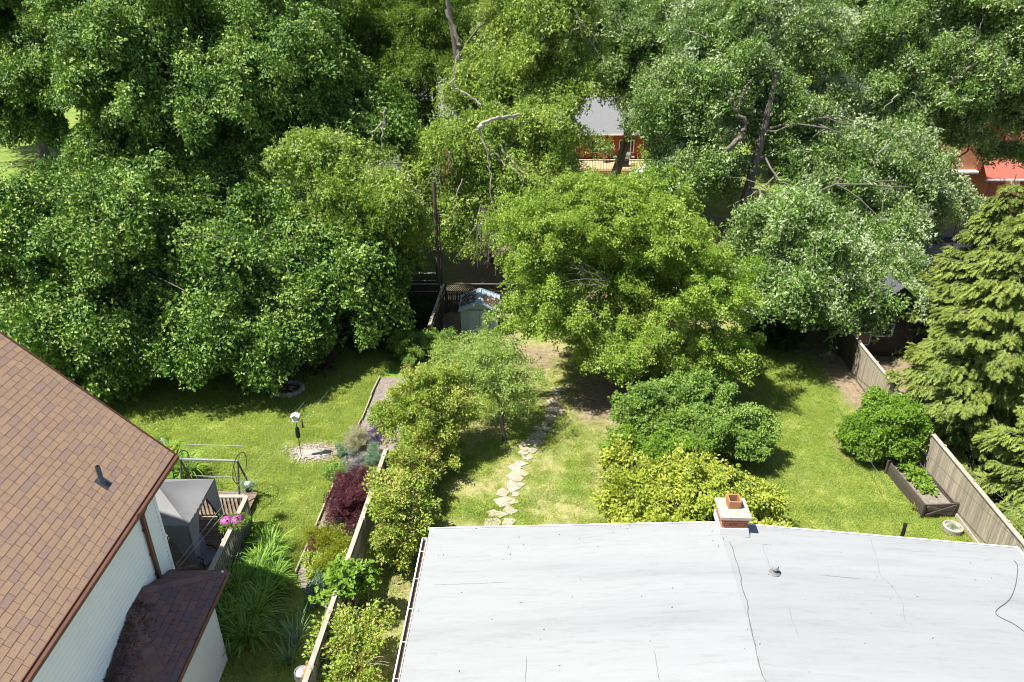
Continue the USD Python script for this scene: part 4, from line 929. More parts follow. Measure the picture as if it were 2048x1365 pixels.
for s in (-1, 1):
    for k in range(6):
        a0, a1 = k/6, (k+1)/6; x0, x1 = s*(1.06*(1-a0)), s*(1.06*(1-a1)); z0, z1 = ez-.02+(pk-ez+.02)*a0, ez-.02+(pk-ez+.02)*a1
        obj('roof_rib', MB().add([(x0, -.12, z0+.025), (x1, -.12, z1), (x1, dp+.1, z1), (x0, dp+.1, z0+.025), (x0, -.12, z0-.015), (x0, dp+.1, z0-.015)], [[0, 1, 2], [0, 2, 3], [4, 0, 3], [4, 3, 5]]), M['shed'], sd)
    obj('gable_trim', MB().beam((s*1.08, -.12, ez-.03), (0, -.12, pk+.03), .05, .09), M['shed'], sd); obj('gable_trim', MB().beam((s*1.08, dp+.1, ez-.03), (0, dp+.1, pk+.03), .05, .09), M['shed'], sd)
obj('ridge_cap', MB().beam((0, -.1, pk+.035), (0, dp+.1, pk+.035), .12, .03), M['shed'], sd)
m = MB()
for k in range(260):
    s = rng.choice([-1, 1]); a = rng.uniform(.05, .8); y = rng.uniform(.3, dp) if s < 0 else rng.uniform(.1, 1.3); x = s*1.06*(1-a); z = ez+(pk-ez)*a+.03; d = unit(rng.normal(size=3)*[1, 1, .2])*rng.uniform(.04, .09); q_ = unit(np.cross(d, (0, 0, 1)))*.035
    c = np.array([x, y, z]); m.quad(c-d-q_, c+d-q_, c+d+q_, c-d+q_)
obj('leaf_litter', m, M['litter'], sd, kind='stuff')
# tall twin post by the back fence
t = thing('utility_pole', 'tall weathered twin pole rising from the back fence into the trees', 'pole', (-4.12, 38.75, 0))
obj('pole', MB().tube([(0, 0, -.1), (.03, 0, 7.4)], np.array([.13, .10]), 10), M['wood_dark'], t, smooth=50); obj('conduit', MB().tube([(.2, -.05, -.1), (.2, -.05, 5.9)], .045, 8), M['wood_dark'], t, smooth=50)

# cords
def cord(name, label, a, b, sag, rad, material, group=None):
    a, b = np.asarray(a, float), np.asarray(b, float); obj(name, MB().tube(curve(a, b, (0, 0, 0), 24, sag), rad, 5), M[material], label=label, cat='cord', group=group)
wb = np.array([WX+.15, WY-.1, 3.05])
cord('clothes_line', 'pale cord over the left lawn passing above the white bird feeder', wb, atY(688, 703, 36.5), .0, .0045, 'cable_pale', 'cords over the left lawn')
cord('clothes_line', 'pale cord over the left lawn ending furthest right in the shade', wb+[.1, -.1, 0], atY(732, 694, 36.5), .0, .0045, 'cable_pale', 'cords over the left lawn')
cord('wire', 'thin wire over the right lawn, left of the rounded bush', atY(1640, 748, 33), at(1780, 985, 2.2), .1, .009, 'cable', 'wires over the right lawn')
cord('wire', 'thin wire passing in front of the rounded bush and the right fence', atY(1698, 745, 30.5), at(2075, 1120, 2.9), .15, .009, 'cable', 'wires over the right lawn')
cord('wire', 'thin wire along the top of the right fence under the spruces', atY(1715, 752, 30.5), at(2075, 1052, 2.4), .12, .009, 'cable', 'wires over the right lawn')

# ------------------------------------------------------------------ garden bed, path, planters
bed = [(bedx(17.6)+.9, 17.0)]+[(bedx(y)+.05*math.sin(y*2)+.5*max(0, 18.4-y), y) for y in np.arange(17.6, 31, .7)]+[(fx(31)-.1, 31)]+[(fx(y)-.10, y) for y in np.arange(30.5, 16, -1)]
obj('flower_bed', MB().poly(Polygon(bed), -.05, .045), M['soil_m'], kind='structure')
ey = 18.2
eg = thing('bed_edging', 'old timber edging along the left side of the flower bed', 'edging', (0, 0, 0))
while ey < 30.0:
    l_ = rng.uniform(1.4, 2.2); a = np.array([bedx(ey)-.04+rng.normal(0, .02), ey, .07]); b = np.array([bedx(ey+l_)-.04+rng.normal(0, .02), ey+l_-.03, .07]); obj('edging_board', MB().beam(a, b, .05, .16), M['wood_grey'], eg); ey += l_
pts = [(985, 1046, .42, .25), (1018, 1043, .3, .2), (995, 1028, .42, .16), (1022, 1018, .36, .22), (985, 1024, .25, .16), (1012, 1003, .5, .3), (1006, 985, .3, .2), (1026, 972, .34, .34), (1030, 988, .17, .15), (1040, 968, .2, .12), (1025, 952, .34, .22), (1037, 955, .3, .18), (1040, 944, .46, .22), (1032, 934, .4, .24), (1043, 925, .42, .2), (1056, 914, .32, .16), (1045, 905, .3, .2), (1048, 893, .32, .26), (1065, 900, .28, .2), (1058, 884, .32, .26), (1074, 884, .34, .3), (1063, 872, .32, .26), (1080, 868, .36, .3), (1076, 856, .36, .26), (1094, 856, .4, .26), (1090, 846, .3, .22), (1100, 834, .5, .34), (1118, 823, .42, .36), (1100, 815, .5, .42), (1104, 802, .36, .36), (1112, 790, .36, .32), (1122, 778, .36, .3), (1135, 766, .4, .4), (1108, 778, .3, .3), (1145, 752, .4, .4)]
pathg = thing('stone_path', 'winding path of pale irregular flagstones across the middle lawn', 'path', (0, 0, 0))
for (px, py, a_, b_) in pts:
    if py < 775: continue
    c = at(px, py, .03); kf = .98 if py > 940 else (.86 if py > 860 else .7); a_, b_ = a_*kf, b_*kf; k = int(rng.integers(4, 6)); ang = np.sort(rng.uniform(0, 2*np.pi, k)) if False else (np.arange(k)+rng.uniform(-.3, .3, k))*2*np.pi/k
    pg = Polygon([(c[0]+.98*a_*math.cos(t_)*rng.uniform(.8, 1.15), c[1]+1.35*b_*math.sin(t_)*rng.uniform(.8, 1.15)) for t_ in ang]).buffer(-.02, join_style='mitre').buffer(.014, join_style='bevel')
    if pg.geom_type == 'Polygon': obj('flagstone', MB().poly(pg, -.03, .006+rng.uniform(0, .012)), M['stone'], pathg)
# raised planter and round planter on the right
pc = at(1835, 975, .3); t = thing('raised_planter', 'old timber raised planter full of leafy plants against the right fence', 'planter', (pc[0]+.1, pc[1], 0), math.radians(3))
for s in (-1, 1):
    for z in (.10, .28, .46): obj('plank', MB().box((s*.55, 0, z), (.05, 2.5, .165)), M['wood_dark'], t)
    for z in (.10, .28, .46): obj('plank', MB().box((0, s*1.25, z), (1.15, .05, .165)), M['wood_dark'], t)
    for q_ in (-1, 1): obj('corner_post', MB().box((s*.6, q_*1.29, .3), (.08, .08, .6)), M['wood_dark'], t)
obj('soil', MB().box((0, 0, .2), (1.04, 2.44, .4)), M['soil_m'], t)
for k in range(2): obj('end_slat', MB().beam((-.5, -1.35, .12), (.5, -1.35, .5), .03, .10) if k else MB().beam((.5, -1.33, .12), (-.5, -1.33, .5), .03, .10), M['wood_dark'], t)
pr_ = np.array([pc[0]+.1, pc[1], 0])
shrub('planter_plants', 'leafy green plants growing in the timber raised planter', 'plants', (pr_[0], pr_[1]), [(pr_[0], pr_[1]+.2, .62, .55, 1.2, .38, .22)], 'bigleaf', L['green'], dens=110, seed=71, s=.6, stems=3, h=.5, fill=1.5)
pc = at(1905, 1056, .12); t = thing('round_planter', 'round pale stone-rimmed planter on the lawn beside the right fence', 'planter', (pc[0], pc[1], 0))
obj('rim', MB().lathe([(.19, .0), (.30, 0), (.33, .20), (.27, .22), (.24, .14), (0.0, .13)], n=22), M['cement'], t, smooth=30)
instancer(str(t.GetPath())+'/plant', SPR['tiny'], L['bluegreen'], np.stack([rng.normal(0, .09, 40), rng.normal(0, .09, 40), rng.uniform(.14, .2, 40)], 1), frames(rng.normal(size=(40, 3))*[1, 1, .3], np.tile([0, 0, 1.], (40, 1))), rng.uniform(.4, .7, 40))
bp = at(1676, 738, 0)
tb_ = thing('timber_beam', 'tan squared timber lying on the lawn behind the brown roof edge', 'timber', tuple(at(93, 712, .1)), 0)
obj('beam', MB().beam((-1.0, -.95, 0), (.45, .5, 0), .22, .2), M['tan'], tb_); obj('brace', MB().box((.42, .62, 0), (.22, .16, .16), .8), M['tan'], tb_)

# ------------------------------------------------------------------ neighbours' sheds and houses behind the trees
ds = thing('dark_shed', 'dark brown shed with grey roof half hidden under maple boughs beyond the right fence', 'shed', (0, 0, 0))
X0, X1, Y0, Y1, ez, pk = 16.75, 20.6, 33.2, 38.6, 2.3, 3.9
xm = (X0+X1)/2
for k in range(int((X1-X0)/.2)): obj('board', MB().box((X0+.1+.2*k, Y0, ez/2), (.19, .03, ez)), M['shed_wall'], ds)
obj('wall', MB().quad((X0, Y0+.03, 0), (X0, Y1, 0), (X0, Y1, ez), (X0, Y0+.03, ez)).quad((X1, Y0+.03, 0), (X1, Y1, 0), (X1, Y1, ez), (X1, Y0+.03, ez)).add([(X0, Y0+.01, ez), (X1, Y0+.01, ez), (xm, Y0+.01, pk-.1)], [[0, 1, 2]]), M['shed_wall'], ds)
for s, xe in ((-1, X0-.3), (1, X1+.3)):
    pl3 = Plane((xe, Y0-.35, ez-.2), (0, 1, 0), (xm-xe, 0, pk-ez+.2)); pl3.n = pl3.n if pl3.n[2] > 0 else -pl3.n; sl = math.hypot(xm-xe, pk-ez+.2)
    rf = obj('roof', MB().add(*shingle_mesh(pl3, sbox(0, 0, Y1-Y0+.6, sl), 0, 99).mesh()), M['shed_roof'], ds)
    mb = MB()
    for g, v0 in shingles(pl3, sbox(0, 0, Y1-Y0+.6, sl), .22, .4, r): mb.add(*shingle_mesh(pl3, g, v0, .22).mesh())
    obj('roof_shingles', mb, M['shed_roof'], rf, kind='stuff')
for (px, py) in ((1722, 677), (1768, 660)):
    c = atY(px, py, Y0-.03); w = obj('window', MB().box(tuple(c), (.82, .02, .62)), M['glass'], ds)
    fr = MB()
    for s in (-1, 1): fr.box(tuple(c+[s*.43, -.02, 0]), (.06, .05, .74)).box(tuple(c+[0, -.02, s*.34]), (.92, .05, .06))
    obj('window_frame', fr, M['white_trim'], w)
lt = thing('lean_to_roof', 'sunlit sloping roof of old grey boards behind the dark shed', 'shed roof', (0, 0, 0))
a0 = atY(1790, 480, 42.0); a1 = atY(1878, 522, 40.5)
dv = np.array([a1[0]-a0[0], a1[1]-a0[1], -.5]); nn = np.array([.5, 2.2, .75])
for k in range(11): obj('board', MB().beam(a0+nn*(k-5)*.085, a0+nn*(k-5)*.085+dv*1.1, .17, .03), M['wood_grey'], lt)
for s in (0.05, 1.0): 
    p = a0+dv*s; obj('post', MB().beam((p[0], p[1]-.3, 0), (p[0], p[1]-.3, p[2]-.35), .1, .1), M['wood_dark'], lt)
tc = at(1903, 490, .8); tr = thing('trampoline', 'round trampoline with blue rim pad beneath the trees near the spruce tops', 'trampoline', (tc[0], tc[1], 0))
obj('mat', MB().lathe([(0, .79), (1.62, .79), (1.62, .80), (0, .80)], n=32), M['tramp'], tr)
obj('rim_pad', MB().lathe([(1.58, .80), (1.95, .80), (1.95, .87), (1.58, .87), (1.58, .80)], n=32), M['blue'], tr)
for k in range(6):
    a = k*1.047; obj('leg', MB().tube([(1.9*math.cos(a), 1.9*math.sin(a), 0), (1.9*math.cos(a), 1.9*math.sin(a), .82)], .03, 6), M['steel_dark'], tr); obj('net_pole', MB().tube([(1.98*math.cos(a), 1.98*math.sin(a), .3), (1.98*math.cos(a), 1.98*math.sin(a), 2.6)], .022, 6), M['black'], tr)

bh = thing('grey_roof_house', 'low rust-coloured house with grey shingle roof glimpsed between the maple trunks', 'house', (0, 0, 0))
hx0, hx1, hy0, hy1, ez, pk = -1.5, 14.6, 72.0, 80.0, 2.95, 5.6
for (a, b) in ((hx0, 6.9), (6.9, hx1)): obj('wall', MB().box(((a+b)/2, hy0+3.8, ez/2), (b-a-.02, 7.6, ez)), M['rust_wall' if a > 0 else 'house_brick'], bh)
pl4 = Plane((hx0-.4, hy0-.5, ez-.05), (1, 0, 0), (0, 4.5, pk-ez)); reg = sbox(0, 0, hx1-hx0+.8, math.hypot(4.5, pk-ez))
rf = obj('roof', MB().add(*shingle_mesh(pl4, reg, 0, 99).mesh()).quad((hx0-.4, hy0+4, pk), (hx1+.4, hy0+4, pk), (hx1+.4, hy1+.5, ez), (hx0-.4, hy1+.5, ez)), M['grey_roof'], bh)
mb = MB()
for g, v0 in shingles(pl4, reg, .2, .5, r): mb.add(*shingle_mesh(pl4, g, v0, .2).mesh())
obj('roof_shingles', mb, M['grey_roof'], rf, kind='stuff')
obj('gutter', MB().beam((hx0-.4, hy0-.55, ez-.06), (hx1+.4, hy0-.55, ez-.06), .1, .12), M['white_trim'], bh)
for x in (8.2, 10.9, 3.0):
    w = obj('window', MB().box((x, hy0-.03, 1.7), (1.3, .04, 1.1)), M['glass'], bh); fr = MB()
    for s in (-1, 1): fr.box((x+s*.68, hy0-.05, 1.7), (.08, .06, 1.26)).box((x, hy0-.05, 1.7+s*.58), (1.28, .06, .08))
    obj('window_frame', fr, M['white_trim'], w)
for k in range(3): obj('chair_rail', MB().box((hx1-3.3+1.6*k, hy0-.04, 1.5), (.09, .05, 2.6)), M['white_trim'], bh)
um = thing('patio_umbrella', 'closed red patio umbrella in front of the grey-roofed back house', 'umbrella', tuple(atY(1206, 345, 70.5)*[1, 1, 0]))
obj('pole', MB().tube([(0, 0, 0), (0, 0, 2.75)], .03, 6), M['white_trim'], um)
n_ = 12; prof = [(.05, 2.78), (.14, 2.5), (.27, 1.6), (.34, 1.1), (.22, 1.05)]; v = []; 
for (q_, z) in prof:
    for k in range(n_): v.append((q_*(1+.28*(k % 2))*math.cos(k*2*math.pi/n_), q_*(1+.28*(k % 2))*math.sin(k*2*math.pi/n_), z))
obj('canopy', MB().add(v, [[i*n_+k, i*n_+(k+1) % n_, (i+1)*n_+(k+1) % n_, (i+1)*n_+k] for i in range(4) for k in range(n_)]), M['red'], um)
gp_ = atY(1247, 322, 69.0); bq = thing('barbecue', 'silver barbecue grill on the back house patio', 'barbecue', (gp_[0], gp_[1], .55))
obj('cart', MB().box((0, 0, .4), (.9, .55, .8)), M['black'], bq); obj('hood', MB().tube([(-.5, 0, .95), (.5, 0, .95)], .36, 12), M['keg'], bq, smooth=40); obj('side_shelf', MB().box((.75, 0, .85), (.45, .5, .05)), M['steel_grey'], bq); obj('side_shelf', MB().box((-.75, 0, .85), (.45, .5, .05)), M['steel_grey'], bq)
pt = thing('back_patio', 'sunlit tan patio deck with black railing in front of the grey-roofed back house', 'deck', (0, 0, 0))
for k in range(14): obj('deck_board', MB().box((6.5, 67.6+.3*k, .5), (15, .28, .08)), M['tan'], pt)
obj('rail', MB().beam((-1, 67.3, 1.5), (14, 67.3, 1.5), .09, .06), M['steel_dark'], pt); obj('rail', MB().beam((-1, 67.3, .7), (14, 67.3, .7), .06, .05), M['steel_dark'], pt)
for k in range(60): obj('baluster', MB().box((-1+.25*k, 67.3, 1.08), (.035, .03, .8)), M['steel_dark'], pt)
for k in range(16): obj('fascia_board', MB().box((-.55+.95*k, 67.42, .24), (.93, .05, .42)), M['tan'], pt)
tp_ = atY(1293, 330, 66.2); t = thing('covered_furniture', 'pale tarp-covered patio furniture right of the silver barbecue', 'furniture', (tp_[0], tp_[1], .3))
mm = trimesh.creation.icosphere(2, 1.0); v = np.asarray(mm.vertices)*[1.0, .7, .75]; v *= (1+.5*(meshkit.noise(v*2.7)-.5))[:, None]; v[:, 2] = np.maximum(v[:, 2]+.35, 0); obj('tarp', MB().add(v, mm.faces), M['tarp'], t, smooth=50); obj('base', MB().box((0, 0, .08), (1.5, 1, .14)), M['black'], t)

lh = thing('white_back_house', 'white house with grey roof glimpsed through the dark trees left of centre', 'house', (0, 0, 0))
X0, X1, Y0, Y1, ez, pk = -19, -4.6, 70, 79, 5.0, 8.0
m = MB(); lapped(m, (X1, Y0, 0), (X0, Y0, 0), 0, ez, (0, -1, 0), .2); obj('front_wall', m, M['siding'], lh)
for xx in (X0, X1): obj('side_wall', MB().quad((xx, Y0, 0), (xx, Y1, 0), (xx, Y1, ez), (xx, Y0, ez)), M['siding'], lh)
obj('roof', MB().quad((X0-.4, Y0-.5, ez-.1), (X1+.4, Y0-.5, ez-.1), (X1+.4, (Y0+Y1)/2, pk), (X0-.4, (Y0+Y1)/2, pk)).quad((X0-.4, (Y0+Y1)/2, pk), (X1+.4, (Y0+Y1)/2, pk), (X1+.4, Y1+.5, ez-.1), (X0-.4, Y1+.5, ez-.1)), M['grey_roof'], lh)
for x in (-17, -13.5, -10, -7):
    for z in (1.4, 3.8):
        w = obj('window', MB().box((x, Y0-.03, z), (1.0, .04, 1.2)), M['glass'], lh); fr = MB()
        for s in (-1, 1): fr.box((x+s*.55, Y0-.05, z), (.1, .06, 1.4)).box((x, Y0-.05, z+s*.65), (1.0, .06, .1))
        obj('window_frame', fr, M['white_trim'], w)

rh = thing('red_brick_house', 'orange-red brick house with red porch roof behind the trees at the right edge', 'house', (0, 0, 0))
Yb, zb0 = 58.0, 0.0
p0 = atY(1690, 342, Yb); p1 = atY(2130, 342, Yb); bw0 = p0[0]; bw1 = p1[0]+4; zt = 13.5; zl = p0[2]
cx_ = atY(1968, 300, Yb)[0]
obj('wall', MB().box(((bw0+cx_)/2, Yb+5, zt/2), (cx_-bw0-.01, 10, zt)), M['house_brick'], rh)
obj('wall', MB().box(((bw1+cx_)/2, Yb+5.6, zt/2), (bw1-cx_, 10, zt)), M['house_brick'], rh)
obj('pilaster', MB().box((cx_-.05, Yb-.02, zt/2+1.5), (.35, .2, zt-3)), M['red_roof'], rh); obj('pilaster', MB().box((cx_+1.9, Yb+.5, zt/2+1.5), (.5, .25, zt-3)), M['red_roof'], rh)
obj('ledge', MB().beam((bw0, Yb-.25, zl), (cx_-.2, Yb-.25, zl), .5, .14), M['white_trim'], rh)
pr = atY(1975, 333, Yb); 
obj('porch_roof', MB().add([(cx_+.0, Yb-.1, zl+1.0), (bw1, Yb+.5, zl+1.0), (bw1, Yb-1.9, zl-.1), (cx_-.35, Yb-1.9, zl-.1), (cx_-.35, Yb-1.9, zl-.25), (bw1, Yb-1.9, zl-.25)], [[0, 3, 2], [0, 2, 1], [3, 4, 5], [3, 5, 2]]), M['red_roof'], rh)
obj('porch_gutter', MB().beam((cx_-.4, Yb-1.95, zl-.2), (bw1, Yb-1.95, zl-.2), .1, .14), M['white_trim'], rh)
for k in range(4): obj('porch_post', MB().box((cx_+.2+2.4*k, Yb-1.7, (zl-.3)/2), (.2, .2, zl-.3)), M['red_roof'], rh)
for x in (bw0+2.5, bw0+6, cx_+1.0, cx_+4.4):
    for z in (4.6, 8.4):
        yy = Yb if x < cx_ else Yb+.6
        w = obj('window', MB().box((x, yy-.03, z), (1.0, .05, 1.7)), M['glass'], rh); obj('sill', MB().box((x, yy-.08, z-.92), (1.2, .14, .12)), M['cement'], w)
obj('roof', MB().box(((bw0+bw1)/2, Yb+5.2, zt+.12), (bw1-bw0+.8, 11.2, .22)), M['grey_roof'], rh)

# ------------------------------------------------------------------ trees
def E(px, py, Y, rx, ry, rz, cr=None):
    p = atY(px, py, Y); return (p[0], p[1], p[2], rx, ry, rz)+((cr,) if cr else ())
mp = dict(spr='maple', leaf=L['maple'], droop=.62, flat=1.7, dens=36, jit=.62, fill=.92, cr=1.05)
tree('maple_tree', 'dark green maple with boughs hanging low over the left lawn behind the brown roof', 'tree', (-19.5, 37), 7.5, .32, [(-18.6, 35.0, 4.9, 7.6, 7.0, 4.2), E(470, 690, 29.5, 2.2, 1.4, 1.7, .8), E(190, 720, 29, 1.6, 1.2, 1.3, .8), E(330, 640, 30.5, 2.6, 1.6, 2.0, .9)], seed=11, lower=-.75, **mp)
tree('maple_tree', 'dark shaded maple above the two garden chairs and the fire ring', 'tree', (-10.6, 37.6), 7.5, .3, [(-10.3, 35.6, 4.2, 4.4, 4.2, 3.0), E(570, 640, 31.5, 1.8, 1.3, 1.8, .8), E(720, 560, 33.5, 1.5, 1.3, 1.8, .8)], seed=12, lower=-.75, **mp)
tree('maple_tree', 'tall dark green maple filling the upper left of the picture', 'tree', (-19.5, 47.5), 13, .42, [(-17.5, 46.5, 12.5, 8.0, 7.0, 6.6), E(250, 250, 44, 3.2, 2.4, 2.2), E(430, 210, 43, 3, 2.4, 2.4), E(400, 330, 43, 2.8, 2.2, 2.4), E(560, 140, 44, 2.4, 2, 2.4), E(270, 330, 42.5, 2.6, 2, 2.4), E(490, 400, 41, 2.4, 2, 2.2), E(590, 270, 43, 2.2, 1.8, 2.4), E(180, 380, 41, 2.4, 2, 1.8), E(360, 430, 40, 2.4, 2, 1.8)], seed=13, lean=(1.2, -.6), lower=-.35, **mp)
tree('maple_tree', 'maple at the upper left corner with pale lawn showing below its crown', 'tree', (-29.5, 51), 13, .4, [(-29.0, 50, 13.0, 7.5, 6.5, 5.6), E(60, 130, 46, 3, 2.4, 2.4), E(20, 230, 45, 2.2, 2, 1.3, .9)], seed=14, lean=(-.8, 0), **mp)
tree('maple_tree', 'slim maple in the dark gap between the tall left maples, over the lattice fence', 'tree', (-9.2, 43.5), 10, .22, [(-10.2, 44, 9.6, 3.4, 3.2, 3.6), E(520, 330, 42, 2.2, 2, 2.2)], seed=15, **mp)
ash = dict(spr='ash', leaf=L['maple_y'], droop=.45, dens=26, cr=1.3)
tree('ash_tree', 'fine-leaved olive green ash standing behind the dark maples, left of centre', 'tree', (-12.5, 55), 14, .3, [(-12.5, 54.5, 14.5, 4.8, 4.5, 5.5), E(640, 110, 53, 3, 3, 3)], seed=16, fill=.8, **ash)
tree('ash_tree', 'second fine-leaved ash in front of the white back house', 'tree', (-6.0, 60), 13, .3, [(-6.2, 59.5, 12.5, 4.2, 4, 6.5), E(830, 90, 52, 3.2, 2.6, 4.0), E(800, 250, 51, 2.6, 2.2, 2.6), E(720, 230, 52, 2.2, 2.2, 2.6)], seed=17, fill=.9, **ash)
man = dict(spr='silver', leaf=L['silver_y'], droop=.62, flat=1.5, dens=33, jit=.6)
c1 = tree('box_elder_tree', 'central tree with yellow-green drooping boughs and several dead grey branches', 'tree', (-1.2, 46.5), 16.5, .42, [E(1065, 150, 46, 3.0, 2.6, 4.0), E(1100, 290, 43, 2.4, 2.2, 2.2), E(945, 280, 43, 2.0, 1.8, 2.2), E(925, 470, 40, 1.2, 1.1, 1.2, .75), E(985, 380, 41.5, 1.2, 1.1, 1.0, .7), E(1050, 20, 47, 3.2, 2.6, 2.4), E(900, 395, 42, 1.2, 1, 1.2, .7), E(960, 180, 45, 1.6, 1.4, 1.8, .9), E(1120, 220, 44, 2.0, 1.8, 2.0), E(860, 330, 43, 1.3, 1.2, 1.2, .8), E(1000, 340, 41.5, 1.5, 1.2, 1.2, .8)], seed=18, lean=(-2.6, .5), nlimb=12, twigs=50, fill=.85, **man)
base_c1 = np.array([-1.2, 46.5, 0.0])
def dead(pix, Y, r0, r1, part='dead_branch', n=22, mt='bark_pale', parent=c1, base=base_c1):
    Y = Y-1.1 if np.ndim(Y) == 0 and Y < 40.5 and parent is c1 else Y
    P = np.array([atY(px, py, Y if np.ndim(Y) == 0 else Y[i]) for i, (px, py) in enumerate(pix)])-base
    tt = np.linspace(0, len(P)-1, n); Q = np.stack([PchipInterpolator(np.arange(len(P)), P[:, k])(tt) for k in range(3)], 1); Q[1:-1] += rng.normal(0, .055, Q[1:-1].shape)*np.array([1, 1, .6])
    obj(part, MB().tube(Q, np.linspace(r0, r1, n)*(.5 if r0 > .09 else .8), 6), M[mt], parent, smooth=60)
dead([(962, 210), (940, 195), (925, 182), (906, 178), (905, 165), (912, 130), (916, 100)], 40.5, .13, .06)
dead([(1100, 245), (1060, 228), (1010, 235), (985, 240), (962, 252), (955, 258)], [45, 42.5, 40, 39, 38.4, 38.2], .09, .12)
dead([(955, 258), (968, 285), (977, 320), (982, 350), (984, 400), (992, 455), (993, 500), (990, 552)], 39.3, .12, .015)
dead([(985, 300), (1010, 330), (1035, 345), (1046, 362)], 39.4, .06, .02)
dead([(1000, 290), (1022, 320), (1040, 335), (1046, 368)], 39.6, .07, .02)
dead([(772, 215), (765, 260), (763, 300), (768, 335), (772, 385), (774, 430)], 40, .11, .015)
dead([(766, 245), (745, 270), (738, 300)], 40, .06, .02)
dead([(763, 320), (752, 345), (758, 368)], 39.8, .05, .012)
dead([(820, 440), (834, 465), (836, 485)], 39.5, .025, .008)
dead([(925, 358), (915, 385), (912, 405), (907, 440), (900, 475)], 39.4, .045, .012)
dead([(893, 20), (915, 85), (925, 150), (933, 240)], [45.5, 45, 44.6, 44.4], .24, .33, mt='bark', part='limb')
dead([(1155, 0), (1140, 60), (1110, 135), (1070, 230)], [47, 46.5, 46, 46.3], .2, .28, mt='bark', part='limb')
for k in range(34):
    x0 = rng.uniform(955, 1035); y0 = rng.uniform(400, 470); dx = rng.normal(0, 22); ln = rng.uniform(40, 110)
    dead([(x0, y0), (x0+dx*.4, y0+ln*.5), (x0+dx+rng.normal(0, 5), y0+ln)], 39.2+rng.uniform(-.3, .4), .022, .006, n=8)
for k in range(16):
    x0 = rng.uniform(858, 900); y0 = rng.uniform(290, 345); ln = rng.uniform(40, 75); dx = rng.normal(-2, 16)
    dead([(x0, y0), (x0+dx*.5, y0+ln*.5), (x0+dx, y0+ln)], 40.2+rng.uniform(-.3, .3), .022, .006, n=8, mt='bark_red' if k % 2 else 'bark_pale')
for k in range(16):
    x0 = rng.uniform(1080, 1160); y0 = rng.uniform(15, 60); dx = rng.normal(0, 45); ln = rng.uniform(20, 70)
    dead([(x0, y0), (x0+dx*.5, y0+ln*.4), (x0+dx, y0+ln)], 44+rng.uniform(-.3, .3), .04, .012, n=8)
tree('box_elder_tree', 'smaller yellow-green tree leaning over the maple above the garden chairs', 'tree', (-7.6, 38.2), 6.5, .2, [E(648, 335, 36, 1.8, 1.5, 1.9, .8), E(690, 400, 35.5, 1.3, 1, 1.3, .7), E(765, 410, 35.2, 1.35, 1.2, 1.8, .75), E(700, 300, 37, 1.4, 1.2, 1.0, .8), E(820, 450, 36, .7, .6, .9, .5)], seed=29, lean=(-1.0, -1.0), nlimb=7, twigs=25, fill=.9, **man)
sil = dict(spr='silver', leaf=L['silver'], droop=.62, flat=1.5, dens=34, jit=.6)
t2b = atY(1216, 330, 60)
tree('silver_maple', 'silver maple with bare leaning trunk in front of the grey-roofed back house', 'tree', (t2b[0], 60), 13, .42, [E(1255, 125, 58, 3.6, 3, 3.2), E(1200, 30, 59, 4, 3, 3), E(1330, 60, 58, 4, 3, 3.4), E(1330, 200, 55, 2.6, 2.2, 2.2), E(1345, 255, 52, 2.4, 2, 2)], seed=19, lean=(3.2, .5), bark='bark', **sil)
s3 = tree('silver_maple', 'broad silver maple with pale leaf undersides, right of the yellow-green tree', 'tree', (12.6, 42.0), 12.5, .42, [E(1400, 330, 43, 2.6, 2.4, 2.4), E(1390, 205, 44, 2.6, 2.4, 2.6), E(1600, 260, 44.5, 4.0, 3.2, 3.4), E(1505, 90, 46, 4.2, 3.5, 3.4), E(1760, 330, 43, 3.8, 2.8, 2.4), E(1560, 470, 35, 2.4, 2.0, 2.0), E(1620, 520, 33, 1.8, 1.6, 1.3, .85), E(1750, 440, 39.5, 2.0, 1.6, 1.0, .85), E(1660, 585, 33.5, 1.7, 1.3, 1.0, .75), E(1880, 400, 44, 1.8, 1.6, 1.3, .9), E(1490, 540, 34, 1.6, 1.4, 1.4, .85), E(1735, 610, 33.5, 1.3, 1.0, 1.0, .7), E(1665, 540, 36, 1.3, 1.1, .8, .7), E(1800, 560, 34.5, 1.0, .8, .5, .6), E(1790, 515, 36, 1.4, 1.0, .6, .6), E(1815, 590, 33.5, 1.1, .8, .7, .55), E(1700, 490, 37, 1.6, 1.2, .7, .7), E(1570, 570, 31.5, 1.7, 1.4, 1.0, .8), E(1830, 440, 41, 1.8, 1.5, .9, .8), E(1650, 420, 41.5, 2.4, 2, 1.6)], seed=20, lean=(1.5, 0), nlimb=12, twigs=60, **sil)
bs3 = np.array([12.6, 42.0, 0.0])
dead([(1455, 300), (1482, 268), (1490, 245), (1468, 215), (1462, 195)], 40.6, .3, .12, part='limb', mt='bark', parent=s3, base=bs3)
dead([(1475, 215), (1490, 180), (1502, 160)], 40.6, .16, .09, part='limb', mt='bark', parent=s3, base=bs3)
for pix in ([(1560, 345), (1510, 385), (1455, 415)], [(1795, 190), (1762, 222)], [(1825, 185), (1855, 228)], [(1775, 280), (1752, 325), (1735, 345)], [(1370, 60), (1420, 75)]): dead(pix, 40.3, .04, .012, n=8, parent=s3, base=bs3)
